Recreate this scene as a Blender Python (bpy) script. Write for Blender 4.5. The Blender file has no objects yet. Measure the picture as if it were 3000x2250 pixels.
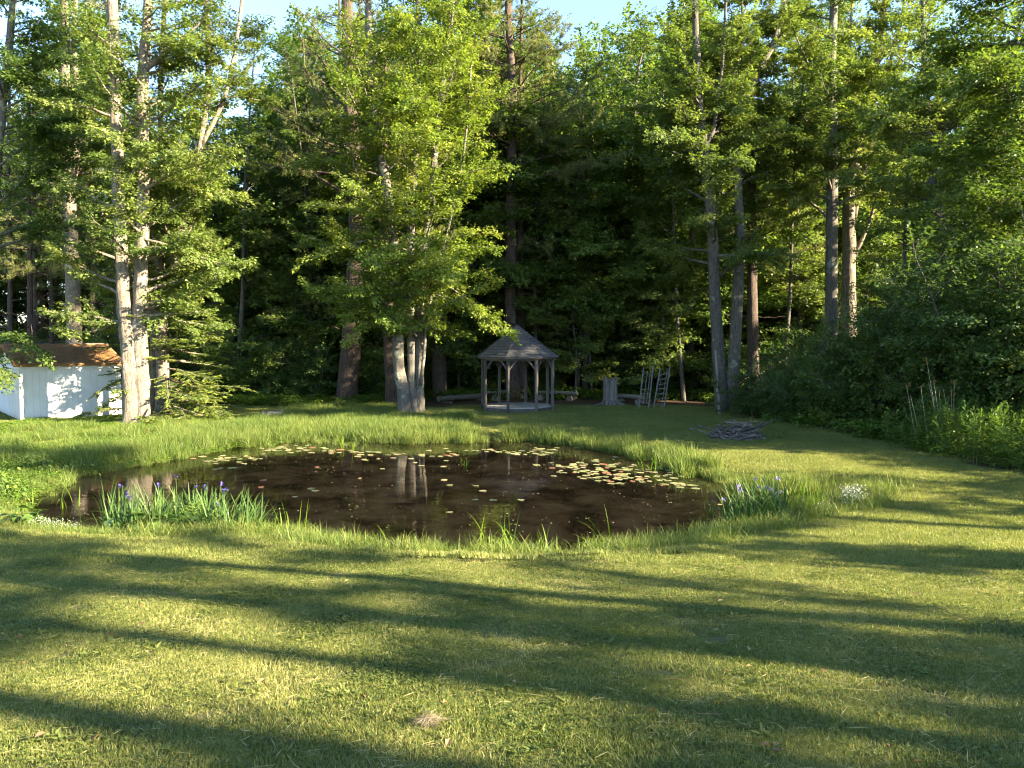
import bpy, math, random
import numpy as np
from mathutils import Vector, Matrix

R = math.radians
# ---------------------------------------------------------------- camera, sky, sun, exposure
scene = bpy.context.scene
CAM_Z, FPX, PITCH = 2.8, 2250.0, 3.18
cam_data = bpy.data.cameras.new('camera')
cam_data.sensor_width = 36.0
cam_data.lens = 36.0 * FPX / 3000.0
cam_data.clip_end = 2000.0
camera = bpy.data.objects.new('camera', cam_data)
camera.location = (0, 0, CAM_Z)
camera.rotation_euler = (R(90 - PITCH), 0, 0)
scene.collection.objects.link(camera)
scene.camera = camera

SUN_AZ, SUN_EL = 110.0, 22.0            # clockwise from the viewing direction (+Y); height above the horizon
world = bpy.data.worlds.new('World')
scene.world = world
world.use_nodes = True
wn = world.node_tree
wn.nodes.clear()
sky = wn.nodes.new('ShaderNodeTexSky')
sky.sky_type = 'NISHITA'
sky.sun_disc = False
sky.sun_elevation = R(SUN_EL)
sky.sun_rotation = R(SUN_AZ)
sky.altitude = 100
sky.air_density = 0.9
sky.dust_density = 0.15
sky.ozone_density = 2.0
bg = wn.nodes.new('ShaderNodeBackground')
bg.inputs['Strength'].default_value = 0.072
wo = wn.nodes.new('ShaderNodeOutputWorld')
wn.links.new(sky.outputs[0], bg.inputs[0])
wn.links.new(bg.outputs[0], wo.inputs[0])

sun_data = bpy.data.lights.new('sun', 'SUN')
sun_data.energy = 5.0
sun_data.angle = R(0.53)
sun_data.color = (1.0, 0.84, 0.58)
sun = bpy.data.objects.new('sun', sun_data)
TO_SUN = Vector((math.sin(R(SUN_AZ)) * math.cos(R(SUN_EL)), math.cos(R(SUN_AZ)) * math.cos(R(SUN_EL)), math.sin(R(SUN_EL))))
sun.rotation_euler = TO_SUN.to_track_quat('Z', 'Y').to_euler()
sun.location = (30, -10, 30)
scene.collection.objects.link(sun)

vs = scene.view_settings
vs.view_transform = 'Standard'
vs.look = 'None'
vs.gamma = 1.0
vs.exposure = 3.2
vs.use_curve_mapping = False
cy = scene.cycles
cy.max_bounces = 9
cy.diffuse_bounces = 5
cy.glossy_bounces = 3
cy.transmission_bounces = 4
cy.transparent_max_bounces = 8
cy.sample_clamp_indirect = 6.0
cy.caustics_reflective = False
cy.caustics_refractive = False
cy.use_adaptive_sampling = True
cy.adaptive_threshold = 0.02
cy.use_denoising = True
cy.pixel_filter_type = 'BLACKMAN_HARRIS'
cy.filter_width = 1.15

# ---------------------------------------------------------------- helpers
COL = scene.collection
UP = np.array([0.0, 0.0, 1.0])


def ray(px, py):
    dx, dy = (px - 1500.0) / FPX, -(py - 1125.0) / FPX
    c, s = math.cos(R(PITCH)), math.sin(R(PITCH))
    return np.array([dx, c + dy * s, -s + dy * c])


def at(px, py, d):
    """world point seen at photograph pixel (px, py), d metres ahead of the camera"""
    v = ray(px, py)
    return np.array([0, 0, CAM_Z]) + v * (d / v[1])


def onz(px, py, z):
    v = ray(px, py)
    return np.array([0, 0, CAM_Z]) + v * ((z - CAM_Z) / v[2])


def norm(v):
    return v / np.maximum(np.linalg.norm(v, axis=-1, keepdims=True), 1e-9)


def mesh_np(name, V, F, mat, tint=None, smooth=False):
    """one mesh from numpy vertices and one or several (n,3)/(n,4) face arrays"""
    V = np.asarray(V, dtype=np.float32)
    Fs = [np.asarray(f, dtype=np.int32) for f in (F if isinstance(F, (list, tuple)) else [F])]
    Fs = [f for f in Fs if len(f)]
    me = bpy.data.meshes.new(name)
    me.vertices.add(len(V))
    me.vertices.foreach_set('co', V.ravel())
    nl = sum(f.size for f in Fs)
    npoly = sum(len(f) for f in Fs)
    me.loops.add(nl)
    me.polygons.add(npoly)
    me.loops.foreach_set('vertex_index', np.concatenate([f.ravel() for f in Fs]))
    tot = np.concatenate([np.full(len(f), f.shape[1], np.int32) for f in Fs])
    start = np.concatenate([[0], np.cumsum(tot)[:-1]]).astype(np.int32)
    me.polygons.foreach_set('loop_start', start)
    me.polygons.foreach_set('loop_total', tot)
    me.polygons.foreach_set('use_smooth', np.full(npoly, bool(smooth)))
    if tint is not None:
        a = me.attributes.new('tint', 'FLOAT', 'POINT')
        a.data.foreach_set('value', np.asarray(tint, np.float32))
    me.update(calc_edges=True)
    me.validate(verbose=False)
    if mat is not None:
        me.materials.append(mat)
    return me


def obj(name, me, parent=None, loc=(0, 0, 0), rot=(0, 0, 0), scale=(1, 1, 1)):
    o = bpy.data.objects.new(name, me)
    COL.objects.link(o)
    o.location = [float(c) for c in loc]
    o.rotation_euler = rot
    o.scale = scale
    if parent is not None:
        o.parent = parent
    return o


def tag(o, label=None, category=None, group=None, kind=None):
    if label:
        o['label'] = label
    if category:
        o['category'] = category
    if group:
        o['group'] = group
    if kind:
        o['kind'] = kind
    return o


def thing(name, label, category, loc=(0, 0, 0), rotz=0.0, group=None):
    o = bpy.data.objects.new(name, None)
    o.empty_display_size = 0.2
    COL.objects.link(o)
    o.location = [float(c) for c in loc]
    o.rotation_euler = (0, 0, rotz)
    return tag(o, label, category, group)


class MB:
    """collects boxes, tubes and plates into one mesh"""

    def __init__(self):
        self.V, self.Q, self.T, self.n = [], [], [], 0
        self.tint = []

    def add(self, V, F, tint=0.5):
        V = np.asarray(V, float)
        F = np.asarray(F, int)
        (self.Q if F.shape[1] == 4 else self.T).append(F + self.n)
        self.V.append(V)
        t = np.asarray(tint, float)
        self.tint.append(np.full(len(V), float(t)) if t.ndim == 0 else t)
        self.n += len(V)
        return self

    def box(self, c, size, M=None, bev=0.0):
        x, y, z = [s / 2.0 for s in size]
        if bev <= 0:
            V = np.array([[-x, -y, -z], [x, -y, -z], [x, y, -z], [-x, y, -z], [-x, -y, z], [x, -y, z], [x, y, z], [-x, y, z]])
            F = [[0, 3, 2, 1], [4, 5, 6, 7], [0, 1, 5, 4], [1, 2, 6, 5], [2, 3, 7, 6], [3, 0, 4, 7]]
        else:
            b = min(bev, x * .9, y * .9)
            ring = [(-x + b, -y), (x - b, -y), (x, -y + b), (x, y - b), (x - b, y), (-x + b, y), (-x, y - b), (-x, -y + b)]
            V = np.array([(p[0], p[1], -z) for p in ring] + [(p[0], p[1], z) for p in ring])
            F = [[i, (i + 1) % 8, 8 + (i + 1) % 8, 8 + i] for i in range(8)]
            F += [[8, 9, 14, 15], [9, 10, 13, 14], [10, 11, 12, 13], [0, 7, 6, 1], [1, 6, 5, 2], [2, 5, 4, 3]]
        if M is not None:
            V = V @ np.asarray(M).T
        return self.add(V + np.asarray(c, float), F)

    def tube(self, P, rad, sides=8, tint=0.5, cap=True):
        V, F, C = tube_np(P, rad, sides, cap)
        n0 = self.n
        self.add(V, F, tint)
        if len(C):
            self.T.append(C + n0)
        return self

    def mesh(self, name, mat, smooth=False):
        V = np.concatenate(self.V)
        return mesh_np(name, V, [np.concatenate(x) for x in (self.Q, self.T) if x], mat, np.concatenate(self.tint), smooth)

    def build(self, name, mat, parent=None, smooth=False, **k):
        return obj(name, self.mesh(name, mat, smooth), parent, **k)


def tube_np(P, rad, sides, cap=True):
    P = np.asarray(P, float)
    k = len(P)
    rad = np.asarray(rad, float) * np.ones(k)
    T = norm(np.gradient(P, axis=0))
    ref = np.array([0.0, 0.0, 1.0]) if abs(T[:, 2]).mean() < 0.8 else np.array([1.0, 0.0, 0.0])
    U = norm(np.cross(T, ref))
    W = np.cross(T, U)
    a = np.arange(sides) * 2 * math.pi / sides
    V = P[:, None, :] + rad[:, None, None] * (np.cos(a)[None, :, None] * U[:, None, :] + np.sin(a)[None, :, None] * W[:, None, :])
    V = V.reshape(-1, 3)
    i = np.arange(k - 1)[:, None] * sides
    j = np.arange(sides)[None, :]
    j2 = (j + 1) % sides
    F = np.stack([i + j, i + j2, i + sides + j2, i + sides + j], -1).reshape(-1, 4)
    C = np.zeros((0, 3), int)
    if cap:
        V = np.concatenate([V, P[:1], P[-1:]])
        n = k * sides
        j = np.arange(sides)
        j2 = (j + 1) % sides
        C = np.concatenate([np.stack([j2, j, np.full(sides, n)], -1), np.stack([(k - 1) * sides + j, (k - 1) * sides + j2, np.full(sides, n + 1)], -1)])
    return V, F, C


def curve(P, n):
    """Catmull-Rom through P, n samples"""
    P = np.asarray(P, float)
    if len(P) == 2:
        t = np.linspace(0, 1, n)[:, None]
        return P[0] * (1 - t) + P[1] * t
    Q = np.concatenate([[2 * P[0] - P[1]], P, [2 * P[-1] - P[-2]]])
    u = np.linspace(0, len(P) - 1 - 1e-6, n)
    i = u.astype(int)
    t = (u - i)[:, None]
    a, b, c, d = Q[i], Q[i + 1], Q[i + 2], Q[i + 3]
    return 0.5 * (2 * b + (c - a) * t + (2 * a - 5 * b + 4 * c - d) * t ** 2 + (3 * b - a - 3 * c + d) * t ** 3)


def wob(x, y, s=1.0, k=0.0):
    """smooth pseudo-noise in -1..1"""
    x, y = np.asarray(x) / s, np.asarray(y) / s
    return (np.sin(1.7 * x + 1.3 * y + k) + np.sin(-1.1 * x + 2.3 * y + 1.7 + 2 * k) + np.sin(2.9 * x - 0.7 * y + 4.1 - k) + np.sin(0.6 * x + 3.7 * y + 2.2 + 3 * k)) / 4


# ---------------------------------------------------------------- materials
def new_mat(name):
    m = bpy.data.materials.new(name)
    m.use_nodes = True
    nt = m.node_tree
    nt.nodes.clear()
    out = nt.nodes.new('ShaderNodeOutputMaterial')
    return m, nt, out


def N(nt, t, **k):
    n = nt.nodes.new(t)
    for a, b in k.items():
        setattr(n, a, b)
    return n


def ramp(nt, src, stops):
    r = N(nt, 'ShaderNodeValToRGB')
    e = r.color_ramp.elements
    while len(e) < len(stops):
        e.new(0.5)
    for el, (p, c) in zip(e, stops):
        el.position = p
        el.color = (*c, 1) if len(c) == 3 else c
    nt.links.new(src, r.inputs[0])
    return r.outputs[0]


def noise(nt, scale, detail=4, rough=0.55, vec=None, stretch=None):
    n = N(nt, 'ShaderNodeTexNoise')
    n.inputs['Scale'].default_value = scale
    n.inputs['Detail'].default_value = detail
    n.inputs['Roughness'].default_value = rough
    if vec is not None:
        if stretch:
            mp = N(nt, 'ShaderNodeMapping')
            mp.inputs['Scale'].default_value = stretch
            nt.links.new(vec, mp.inputs[0])
            vec = mp.outputs[0]
        nt.links.new(vec, n.inputs['Vector'])
    return n.outputs['Fac']


def mixc(nt, fac, a, b, mode='MIX'):
    m = N(nt, 'ShaderNodeMix', data_type='RGBA', blend_type=mode)
    for sock, v in ((m.inputs[0], fac), (m.inputs[6], a), (m.inputs[7], b)):
        if hasattr(v, 'is_output') or isinstance(v, bpy.types.NodeSocket):
            nt.links.new(v, sock)
        elif isinstance(v, (int, float)):
            sock.default_value = v
        else:
            sock.default_value = (*v, 1)
    return m.outputs[2]


def foliage_mat(name, c0, c1, c2, transl=0.42, gloss=0.25, rough=0.45, tcol=(1.25, 1.3, 0.55)):
    """leaf: colour runs c0-c1-c2 over the per-leaf tint, varied a little per plant"""
    m, nt, out = new_mat(name)
    at_ = N(nt, 'ShaderNodeAttribute', attribute_name='tint')
    base = ramp(nt, at_.outputs['Fac'], [(0.0, c0), (0.5, c1), (1.0, c2)])
    oi = N(nt, 'ShaderNodeObjectInfo')
    hs = N(nt, 'ShaderNodeHueSaturation')
    mr = N(nt, 'ShaderNodeMapRange')
    mr.inputs[3].default_value = 0.8
    mr.inputs[4].default_value = 1.2
    nt.links.new(oi.outputs['Random'], mr.inputs[0])
    nt.links.new(mr.outputs[0], hs.inputs['Value'])
    nt.links.new(base, hs.inputs['Color'])
    p = N(nt, 'ShaderNodeBsdfPrincipled')
    p.inputs['Roughness'].default_value = rough
    p.inputs['Specular IOR Level'].default_value = gloss
    nt.links.new(hs.outputs[0], p.inputs['Base Color'])
    tr = N(nt, 'ShaderNodeBsdfTranslucent')
    tc = mixc(nt, 1.0, hs.outputs[0], tcol, 'MULTIPLY')
    nt.links.new(tc, tr.inputs[0])
    mx = N(nt, 'ShaderNodeMixShader')
    mx.inputs[0].default_value = transl
    nt.links.new(p.outputs[0], mx.inputs[1])
    nt.links.new(tr.outputs[0], mx.inputs[2])
    nt.links.new(mx.outputs[0], out.inputs[0])
    return m


def bark_mat(name, dark, light, lichen=None, furrow=7.0, bump=0.6, lich_lo=0.58):
    m, nt, out = new_mat(name)
    tc = N(nt, 'ShaderNodeTexCoord')
    v = tc.outputs['Object']
    n1 = noise(nt, furrow, 6, 0.7, v, (2.2, 2.2, 0.45))
    n2 = noise(nt, 26, 4, 0.6, v, (1, 1, 0.6))
    n3 = noise(nt, 2.6, 5, 0.6, v)
    col = ramp(nt, n1, [(0.38, tuple(c * .75 for c in dark)), (0.58, light)])
    col = mixc(nt, 0.5, col, ramp(nt, n2, [(0.3, tuple(c * 0.55 for c in dark)), (0.7, tuple(min(1, c * 1.25) for c in light))]))
    if lichen:
        lf = ramp(nt, n3, [(lich_lo, (0, 0, 0)), (lich_lo + 0.08, (1, 1, 1))])
        col = mixc(nt, lf, col, lichen)
    p = N(nt, 'ShaderNodeBsdfPrincipled')
    p.inputs['Roughness'].default_value = 0.9
    p.inputs['Specular IOR Level'].default_value = 0.15
    nt.links.new(col, p.inputs['Base Color'])
    b = N(nt, 'ShaderNodeBump')
    b.inputs['Strength'].default_value = bump
    b.inputs['Distance'].default_value = 0.05
    nt.links.new(n1, b.inputs['Height'])
    nt.links.new(b.outputs[0], p.inputs['Normal'])
    nt.links.new(p.outputs[0], out.inputs[0])
    return m


def wood_mat(name, dark, light, scale=8, stretch=(1, 1, 0.08), rough=0.85, bump=0.3, rnd=0.25, world=False):
    m, nt, out = new_mat(name)
    crd = N(nt, 'ShaderNodeNewGeometry').outputs['Position'] if world else N(nt, 'ShaderNodeTexCoord').outputs['Object']
    n1 = noise(nt, scale, 6, 0.65, crd, stretch)
    n2 = noise(nt, 3.0, 4, 0.6, crd)
    col = ramp(nt, n1, [(0.3, dark), (0.7, light)])
    col = mixc(nt, 0.3, col, ramp(nt, n2, [(0.35, dark), (0.65, light)]))
    oi = N(nt, 'ShaderNodeObjectInfo')
    mr = N(nt, 'ShaderNodeMapRange')
    mr.inputs[3].default_value = 1 - rnd
    mr.inputs[4].default_value = 1 + rnd
    nt.links.new(oi.outputs['Random'], mr.inputs[0])
    hs = N(nt, 'ShaderNodeHueSaturation')
    nt.links.new(mr.outputs[0], hs.inputs['Value'])
    nt.links.new(col, hs.inputs['Color'])
    p = N(nt, 'ShaderNodeBsdfPrincipled')
    p.inputs['Roughness'].default_value = rough
    p.inputs['Specular IOR Level'].default_value = 0.2
    nt.links.new(hs.outputs[0], p.inputs['Base Color'])
    b = N(nt, 'ShaderNodeBump')
    b.inputs['Strength'].default_value = bump
    b.inputs['Distance'].default_value = 0.02
    nt.links.new(n1, b.inputs['Height'])
    nt.links.new(b.outputs[0], p.inputs['Normal'])
    nt.links.new(p.outputs[0], out.inputs[0])
    return m


MAT = {}
MAT['maple'] = foliage_mat('maple_leaf', (0.07, 0.11, 0.03), (0.125, 0.175, 0.045), (0.22, 0.25, 0.07), 0.45)
MAT['centre'] = foliage_mat('bright_maple_leaf', (0.09, 0.145, 0.024), (0.15, 0.21, 0.034), (0.26, 0.285, 0.055), 0.42)
MAT['forest'] = foliage_mat('forest_leaf', (0.06, 0.105, 0.026), (0.10, 0.16, 0.036), (0.17, 0.215, 0.05), 0.46)
MAT['dark'] = foliage_mat('shrub_leaf', (0.042, 0.08, 0.022), (0.07, 0.12, 0.03), (0.11, 0.16, 0.04), 0.38)
MAT['spruce'] = foliage_mat('spruce_needle', (0.06, 0.105, 0.025), (0.13, 0.18, 0.035), (0.26, 0.28, 0.06), 0.3)
MAT['pine'] = foliage_mat('pine_needle', (0.07, 0.10, 0.035), (0.14, 0.165, 0.055), (0.25, 0.25, 0.085), 0.32, rough=0.5)
MAT['grass'] = foliage_mat('lawn_blade', (0.055, 0.105, 0.014), (0.115, 0.165, 0.022), (0.24, 0.21, 0.055), 0.35)
MAT['reed'] = foliage_mat('shore_blade', (0.06, 0.13, 0.012), (0.12, 0.20, 0.016), (0.21, 0.26, 0.03), 0.45)
MAT['iris'] = foliage_mat('iris_blade', (0.04, 0.085, 0.025), (0.075, 0.135, 0.035), (0.15, 0.20, 0.05), 0.35)
MAT['herb'] = foliage_mat('herb_leaf', (0.045, 0.095, 0.018), (0.08, 0.14, 0.026), (0.15, 0.205, 0.04), 0.38)
MAT['bark_grey'] = bark_mat('grey_bark', (0.075, 0.06, 0.045), (0.235, 0.2, 0.155), (0.28, 0.26, 0.21), bump=1.0)
MAT['bark_maple'] = bark_mat('maple_bark', (0.06, 0.053, 0.045), (0.15, 0.136, 0.115), (0.22, 0.235, 0.18), lich_lo=0.56)
MAT['bark_pine'] = bark_mat('pine_bark', (0.032, 0.024, 0.02), (0.098, 0.074, 0.06), None, 9.0, 0.9)
MAT['bark_dark'] = bark_mat('dark_bark', (0.045, 0.039, 0.033), (0.115, 0.103, 0.088), (0.16, 0.17, 0.135), lich_lo=0.62)
MAT['twig'] = bark_mat('dead_twig', (0.13, 0.105, 0.085), (0.30, 0.25, 0.20))
MAT['old_wood'] = wood_mat('weathered_wood', (0.055, 0.046, 0.039), (0.12, 0.105, 0.092))
MAT['stump'] = wood_mat('stump_wood', (0.05, 0.042, 0.038), (0.22, 0.195, 0.18), 9, (1.5, 1.5, 0.12), bump=0.9)
MAT['shingle'] = wood_mat('cedar_shingle', (0.055, 0.052, 0.052), (0.098, 0.094, 0.094), 14, (1, 1, 0.3), rnd=0.2, world=True)
MAT['deck'] = wood_mat('deck_wood', (0.19, 0.17, 0.14), (0.29, 0.265, 0.22), 5, (0.1, 1, 1))
def paint_mat():
    m, nt, out = new_mat('white_paint')
    g = N(nt, 'ShaderNodeNewGeometry')
    n1 = noise(nt, 1.6, 5, .6, g.outputs['Position'])
    n2 = noise(nt, 22, 4, .6, g.outputs['Position'], (1, 1, .12))
    sx = N(nt, 'ShaderNodeSeparateXYZ')
    nt.links.new(g.outputs['Position'], sx.inputs[0])
    col = ramp(nt, n1, [(.3, (.56, .55, .52)), (.7, (.68, .67, .65))])
    col = mixc(nt, .1, col, ramp(nt, n2, [(.3, (.42, .40, .36)), (.6, (.7, .69, .67))]))
    col = mixc(nt, ramp(nt, sx.outputs['Z'], [(.02, (.7, .7, .7)), (.22, (0, 0, 0))]), col, (.34, .32, .24))     # splash dirt along the foot
    p = N(nt, 'ShaderNodeBsdfPrincipled')
    p.inputs['Roughness'].default_value = .65
    nt.links.new(col, p.inputs['Base Color'])
    nt.links.new(p.outputs[0], out.inputs[0])
    return m


MAT['white'] = paint_mat()

# ---------------------------------------------------------------- terrain
WATER_Z = -0.15
SHORE_PX = [(70, 1505), (120, 1455), (200, 1410), (300, 1382), (420, 1362), (560, 1338), (700, 1312), (850, 1296), (1000, 1290), (1150, 1298),
            (1300, 1296), (1500, 1290), (1680, 1302), (1840, 1330), (1950, 1360), (2060, 1400), (2180, 1432), (2320, 1440), (2440, 1434), (2490, 1450),
            (2420, 1490), (2300, 1512), (2150, 1560), (2000, 1598), (1850, 1626), (1700, 1648), (1500, 1658), (1300, 1650), (1100, 1636), (950, 1610),
            (850, 1588), (760, 1584), (600, 1588), (450, 1580), (300, 1568), (180, 1556)]
SHORE = np.array([onz(px, py, WATER_Z)[:2] for px, py in SHORE_PX])
_c = np.concatenate([SHORE[-2:], SHORE, SHORE[:2]])
SHORE = curve(np.concatenate([np.c_[_c, np.zeros(len(_c))]]), 40 * 5)[:, :2]
SHORE = SHORE[int(200 * 2 / (len(_c) - 1)):int(200 * (len(_c) - 2) / (len(_c) - 1)) + 1]


def shore_dist(x, y):
    """signed distance to the pond's edge, negative over the water"""
    x, y = np.atleast_1d(np.asarray(x, float)), np.atleast_1d(np.asarray(y, float))
    shp = x.shape
    x, y = x.ravel(), y.ravel()
    A, B = SHORE, np.roll(SHORE, -1, 0)
    out = np.empty(len(x))
    for s in range(0, len(x), 20000):
        px, py = x[s:s + 20000, None], y[s:s + 20000, None]
        d = B - A
        t = np.clip(((px - A[:, 0]) * d[:, 0] + (py - A[:, 1]) * d[:, 1]) / np.maximum((d ** 2).sum(1), 1e-9), 0, 1)
        dist = np.sqrt((px - A[:, 0] - t * d[:, 0]) ** 2 + (py - A[:, 1] - t * d[:, 1]) ** 2).min(1)
        cond = (A[:, 1] > py) != (B[:, 1] > py)
        xi = A[:, 0] + (py - A[:, 1]) / np.where(d[:, 1] == 0, 1e-9, d[:, 1]) * d[:, 0]
        inside = ((cond & (px < xi)).sum(1) % 2) == 1
        out[s:s + 20000] = np.where(inside, -dist, dist)
    return out.reshape(shp)


def sstep(a, b, x):
    t = np.clip((x - a) / (b - a), 0, 1)
    return t * t * (3 - 2 * t)


def base_height(x, y):
    h = 1.2 - 0.108 * np.clip(y, -6, 40)
    h = np.where(h > 0.16, h, 0.02 + 0.14 * np.exp(np.clip((h - 0.16) / 0.14, -9, 0)))
    h = h + 0.06 * wob(x, y, 6.0) * sstep(2, 9, y) + 0.015 * wob(x, y, 1.3, 2.0)
    far = np.hypot(x, np.maximum(y - 20, 0))
    return h + 0.012 * np.clip(far - 30, 0, 60) * (0.6 + 0.4 * wob(x, y, 14, 1.0))


def height(x, y, sd=None):
    x, y = np.asarray(x, float), np.asarray(y, float)
    if sd is None:
        sd = shore_dist(x, y).reshape(np.shape(x)) if np.ndim(x) else float(shore_dist(x, y)[0])
    b = base_height(x, y)
    bank = sstep(-0.1, 1.1, sd)
    land = (WATER_Z - 0.03) * (1 - bank) + b * bank
    bed = WATER_Z - 0.03 - 0.17 * sstep(0, 2.2, -sd) + 0.06 * wob(x, y, 0.8, 3.0) * sstep(0.2, 1.2, -sd)
    return np.where(sd > 0, land, bed)


def hz(x, y):
    return float(height(x, y))


def spread(lo, hi, core_lo, core_hi, step, grow=1.25):
    a = list(np.arange(core_lo, core_hi + 1e-6, step))
    s = step
    while a[-1] < hi:
        s *= grow
        a.append(a[-1] + s)
    s = step
    while a[0] > lo:
        s *= grow
        a.insert(0, a[0] - s)
    return np.array(a)


gx, gy = spread(-400, 400, -20, 18, 0.25), spread(-120, 600, 0, 36, 0.25)
GX, GY = np.meshgrid(gx, gy)
GSD = shore_dist(GX, GY)
GZ = height(GX, GY, GSD)
# mud islands that break the surface near the front bank
ISLES = [(onz(1700, 1512, WATER_Z), 0.6, 0.34, 0.31), (onz(1620, 1522, WATER_Z), 0.4, 0.3, 0.29), (onz(980, 1520, WATER_Z), 0.7, 0.36, 0.285), (onz(2110, 1475, WATER_Z), 0.6, 0.36, 0.33)]
for p, rx, ry, hh in ISLES:
    q = ((GX - p[0]) / rx) ** 2 + ((GY - p[1]) / ry) ** 2
    GZ = np.maximum(GZ, np.where(GSD < 0.05, WATER_Z - 0.3 + hh * 1.05 * np.exp(-q * 1.2) + 0.035 * wob(GX, GY, 0.18), -9))
nx, ny = len(gx), len(gy)
idx = np.arange(nx * ny).reshape(ny, nx)
quads = np.stack([idx[:-1, :-1], idx[:-1, 1:], idx[1:, 1:], idx[1:, :-1]], -1).reshape(-1, 4)


def forest_mask(x, y):
    """1 on the leaf-strewn woodland floor, 0 on mown grass"""
    edge = 32.5 + 1.2 * wob(x, y, 3.0, 1.0)
    right = 10.2 + 0.28 * (y - 17) * -1 + 0.8 * wob(x, y, 2.5, 2.0)
    right = np.where(y > 17, 10.2 - 0.12 * (y - 17), 10.2 + 0.55 * (17 - y)) + 0.5 * wob(x, y, 2.5, 2.0)
    return np.maximum(sstep(-1, 1, y - edge), sstep(-0.5, 0.8, x - right) * sstep(6, 12, y))


def ground_mat():
    m, nt, out = new_mat('ground')
    g = N(nt, 'ShaderNodeNewGeometry')
    pos = g.outputs['Position']
    a = N(nt, 'ShaderNodeAttribute', attribute_name='wood')
    w = N(nt, 'ShaderNodeAttribute', attribute_name='mud')
    n1 = noise(nt, 0.7, 5, 0.6, pos)
    n2 = noise(nt, 14, 5, 0.65, pos)
    n3 = noise(nt, 1.1, 7, 0.68, pos)
    lawn = mixc(nt, n2, (0.05, 0.055, 0.018), (0.085, 0.10, 0.03))
    lawn = mixc(nt, ramp(nt, n1, [(0.4, (0, 0, 0)), (0.7, (1, 1, 1))]), lawn, (0.10, 0.085, 0.04))
    litter = ramp(nt, n2, [(0.3, (0.035, 0.024, 0.014)), (0.55, (0.085, 0.055, 0.03)), (0.75, (0.14, 0.095, 0.05))])
    mud = ramp(nt, n3, [(0.38, (0.10, 0.052, 0.026)), (0.48, (0.32, 0.18, 0.088)), (0.6, (0.54, 0.34, 0.18))])
    mud = mixc(nt, 0.3, mud, ramp(nt, n2, [(0.35, (0.02, 0.012, 0.007)), (0.7, (0.13, 0.085, 0.05))]))
    col = mixc(nt, a.outputs['Fac'], lawn, litter)
    col = mixc(nt, w.outputs['Fac'], col, mud)
    p = N(nt, 'ShaderNodeBsdfPrincipled')
    p.inputs['Roughness'].default_value = 0.95
    p.inputs['Specular IOR Level'].default_value = 0.1
    nt.links.new(col, p.inputs['Base Color'])
    b = N(nt, 'ShaderNodeBump')
    b.inputs['Strength'].default_value = 0.5
    b.inputs['Distance'].default_value = 0.04
    nt.links.new(n2, b.inputs['Height'])
    nt.links.new(b.outputs[0], p.inputs['Normal'])
    nt.links.new(p.outputs[0], out.inputs[0])
    return m


gme = mesh_np('ground', np.stack([GX, GY, GZ], -1).reshape(-1, 3), quads, ground_mat(), smooth=True)
for nm, val in (('wood', forest_mask(GX, GY)), ('mud', sstep(0.25, 0.0, GSD))):
    a_ = gme.attributes.new(nm, 'FLOAT', 'POINT')
    a_.data.foreach_set('value', val.ravel().astype(np.float32))
tag(obj('ground', gme), 'mown lawn sloping down to the pond and woodland floor', kind='structure')


def water_mat():
    m, nt, out = new_mat('pond_water')
    g = N(nt, 'ShaderNodeNewGeometry')
    fr = N(nt, 'ShaderNodeFresnel')
    fr.inputs['IOR'].default_value = 1.33
    gl = N(nt, 'ShaderNodeBsdfGlossy')
    gl.inputs['Roughness'].default_value = 0.02
    tr = N(nt, 'ShaderNodeBsdfTransparent')
    tr.inputs[0].default_value = (0.95, 0.79, 0.60, 1)
    n = noise(nt, 2.2, 3, 0.5, g.outputs['Position'], (1, 2.2, 1))
    b = N(nt, 'ShaderNodeBump')
    b.inputs['Strength'].default_value = 0.035
    b.inputs['Distance'].default_value = 0.06
    nt.links.new(n, b.inputs['Height'])
    nt.links.new(b.outputs[0], gl.inputs['Normal'])
    nt.links.new(b.outputs[0], fr.inputs['Normal'])
    mx = N(nt, 'ShaderNodeMixShader')
    nt.links.new(fr.outputs[0], mx.inputs[0])
    nt.links.new(tr.outputs[0], mx.inputs[1])
    nt.links.new(gl.outputs[0], mx.inputs[2])
    nt.links.new(mx.outputs[0], out.inputs[0])
    return m


lo, hi = SHORE.min(0) - 0.6, SHORE.max(0) + 0.6
wx, wy = np.linspace(lo[0], hi[0], 60), np.linspace(lo[1], hi[1], 60)
WX, WY = np.meshgrid(wx, wy)
WSD = shore_dist(WX, WY)
wid = np.arange(3600).reshape(60, 60)
wq = np.stack([wid[:-1, :-1], wid[:-1, 1:], wid[1:, 1:], wid[1:, :-1]], -1).reshape(-1, 4)
wq = wq[(WSD.ravel()[wq] < 0.55).any(1)]
water = obj('pond_water', mesh_np('pond_water', np.stack([WX, WY, np.full_like(WX, WATER_Z)], -1).reshape(-1, 3), wq, water_mat()))
tag(water, 'still brown pond reflecting the trees', kind='structure')

# ---------------------------------------------------------------- trees
RNG = np.random.default_rng(7)


def grow_line(p, d, length, n, rng, lift=0.0, wander=0.15):
    step = length / (n - 1)
    P = [np.asarray(p, float)]
    d = norm(np.asarray(d, float))
    for i in range(n - 1):
        d = norm(d + rng.normal(0, wander, 3) + np.array([0, 0, lift]))
        P.append(P[-1] + d * step)
    return np.array(P)


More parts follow.
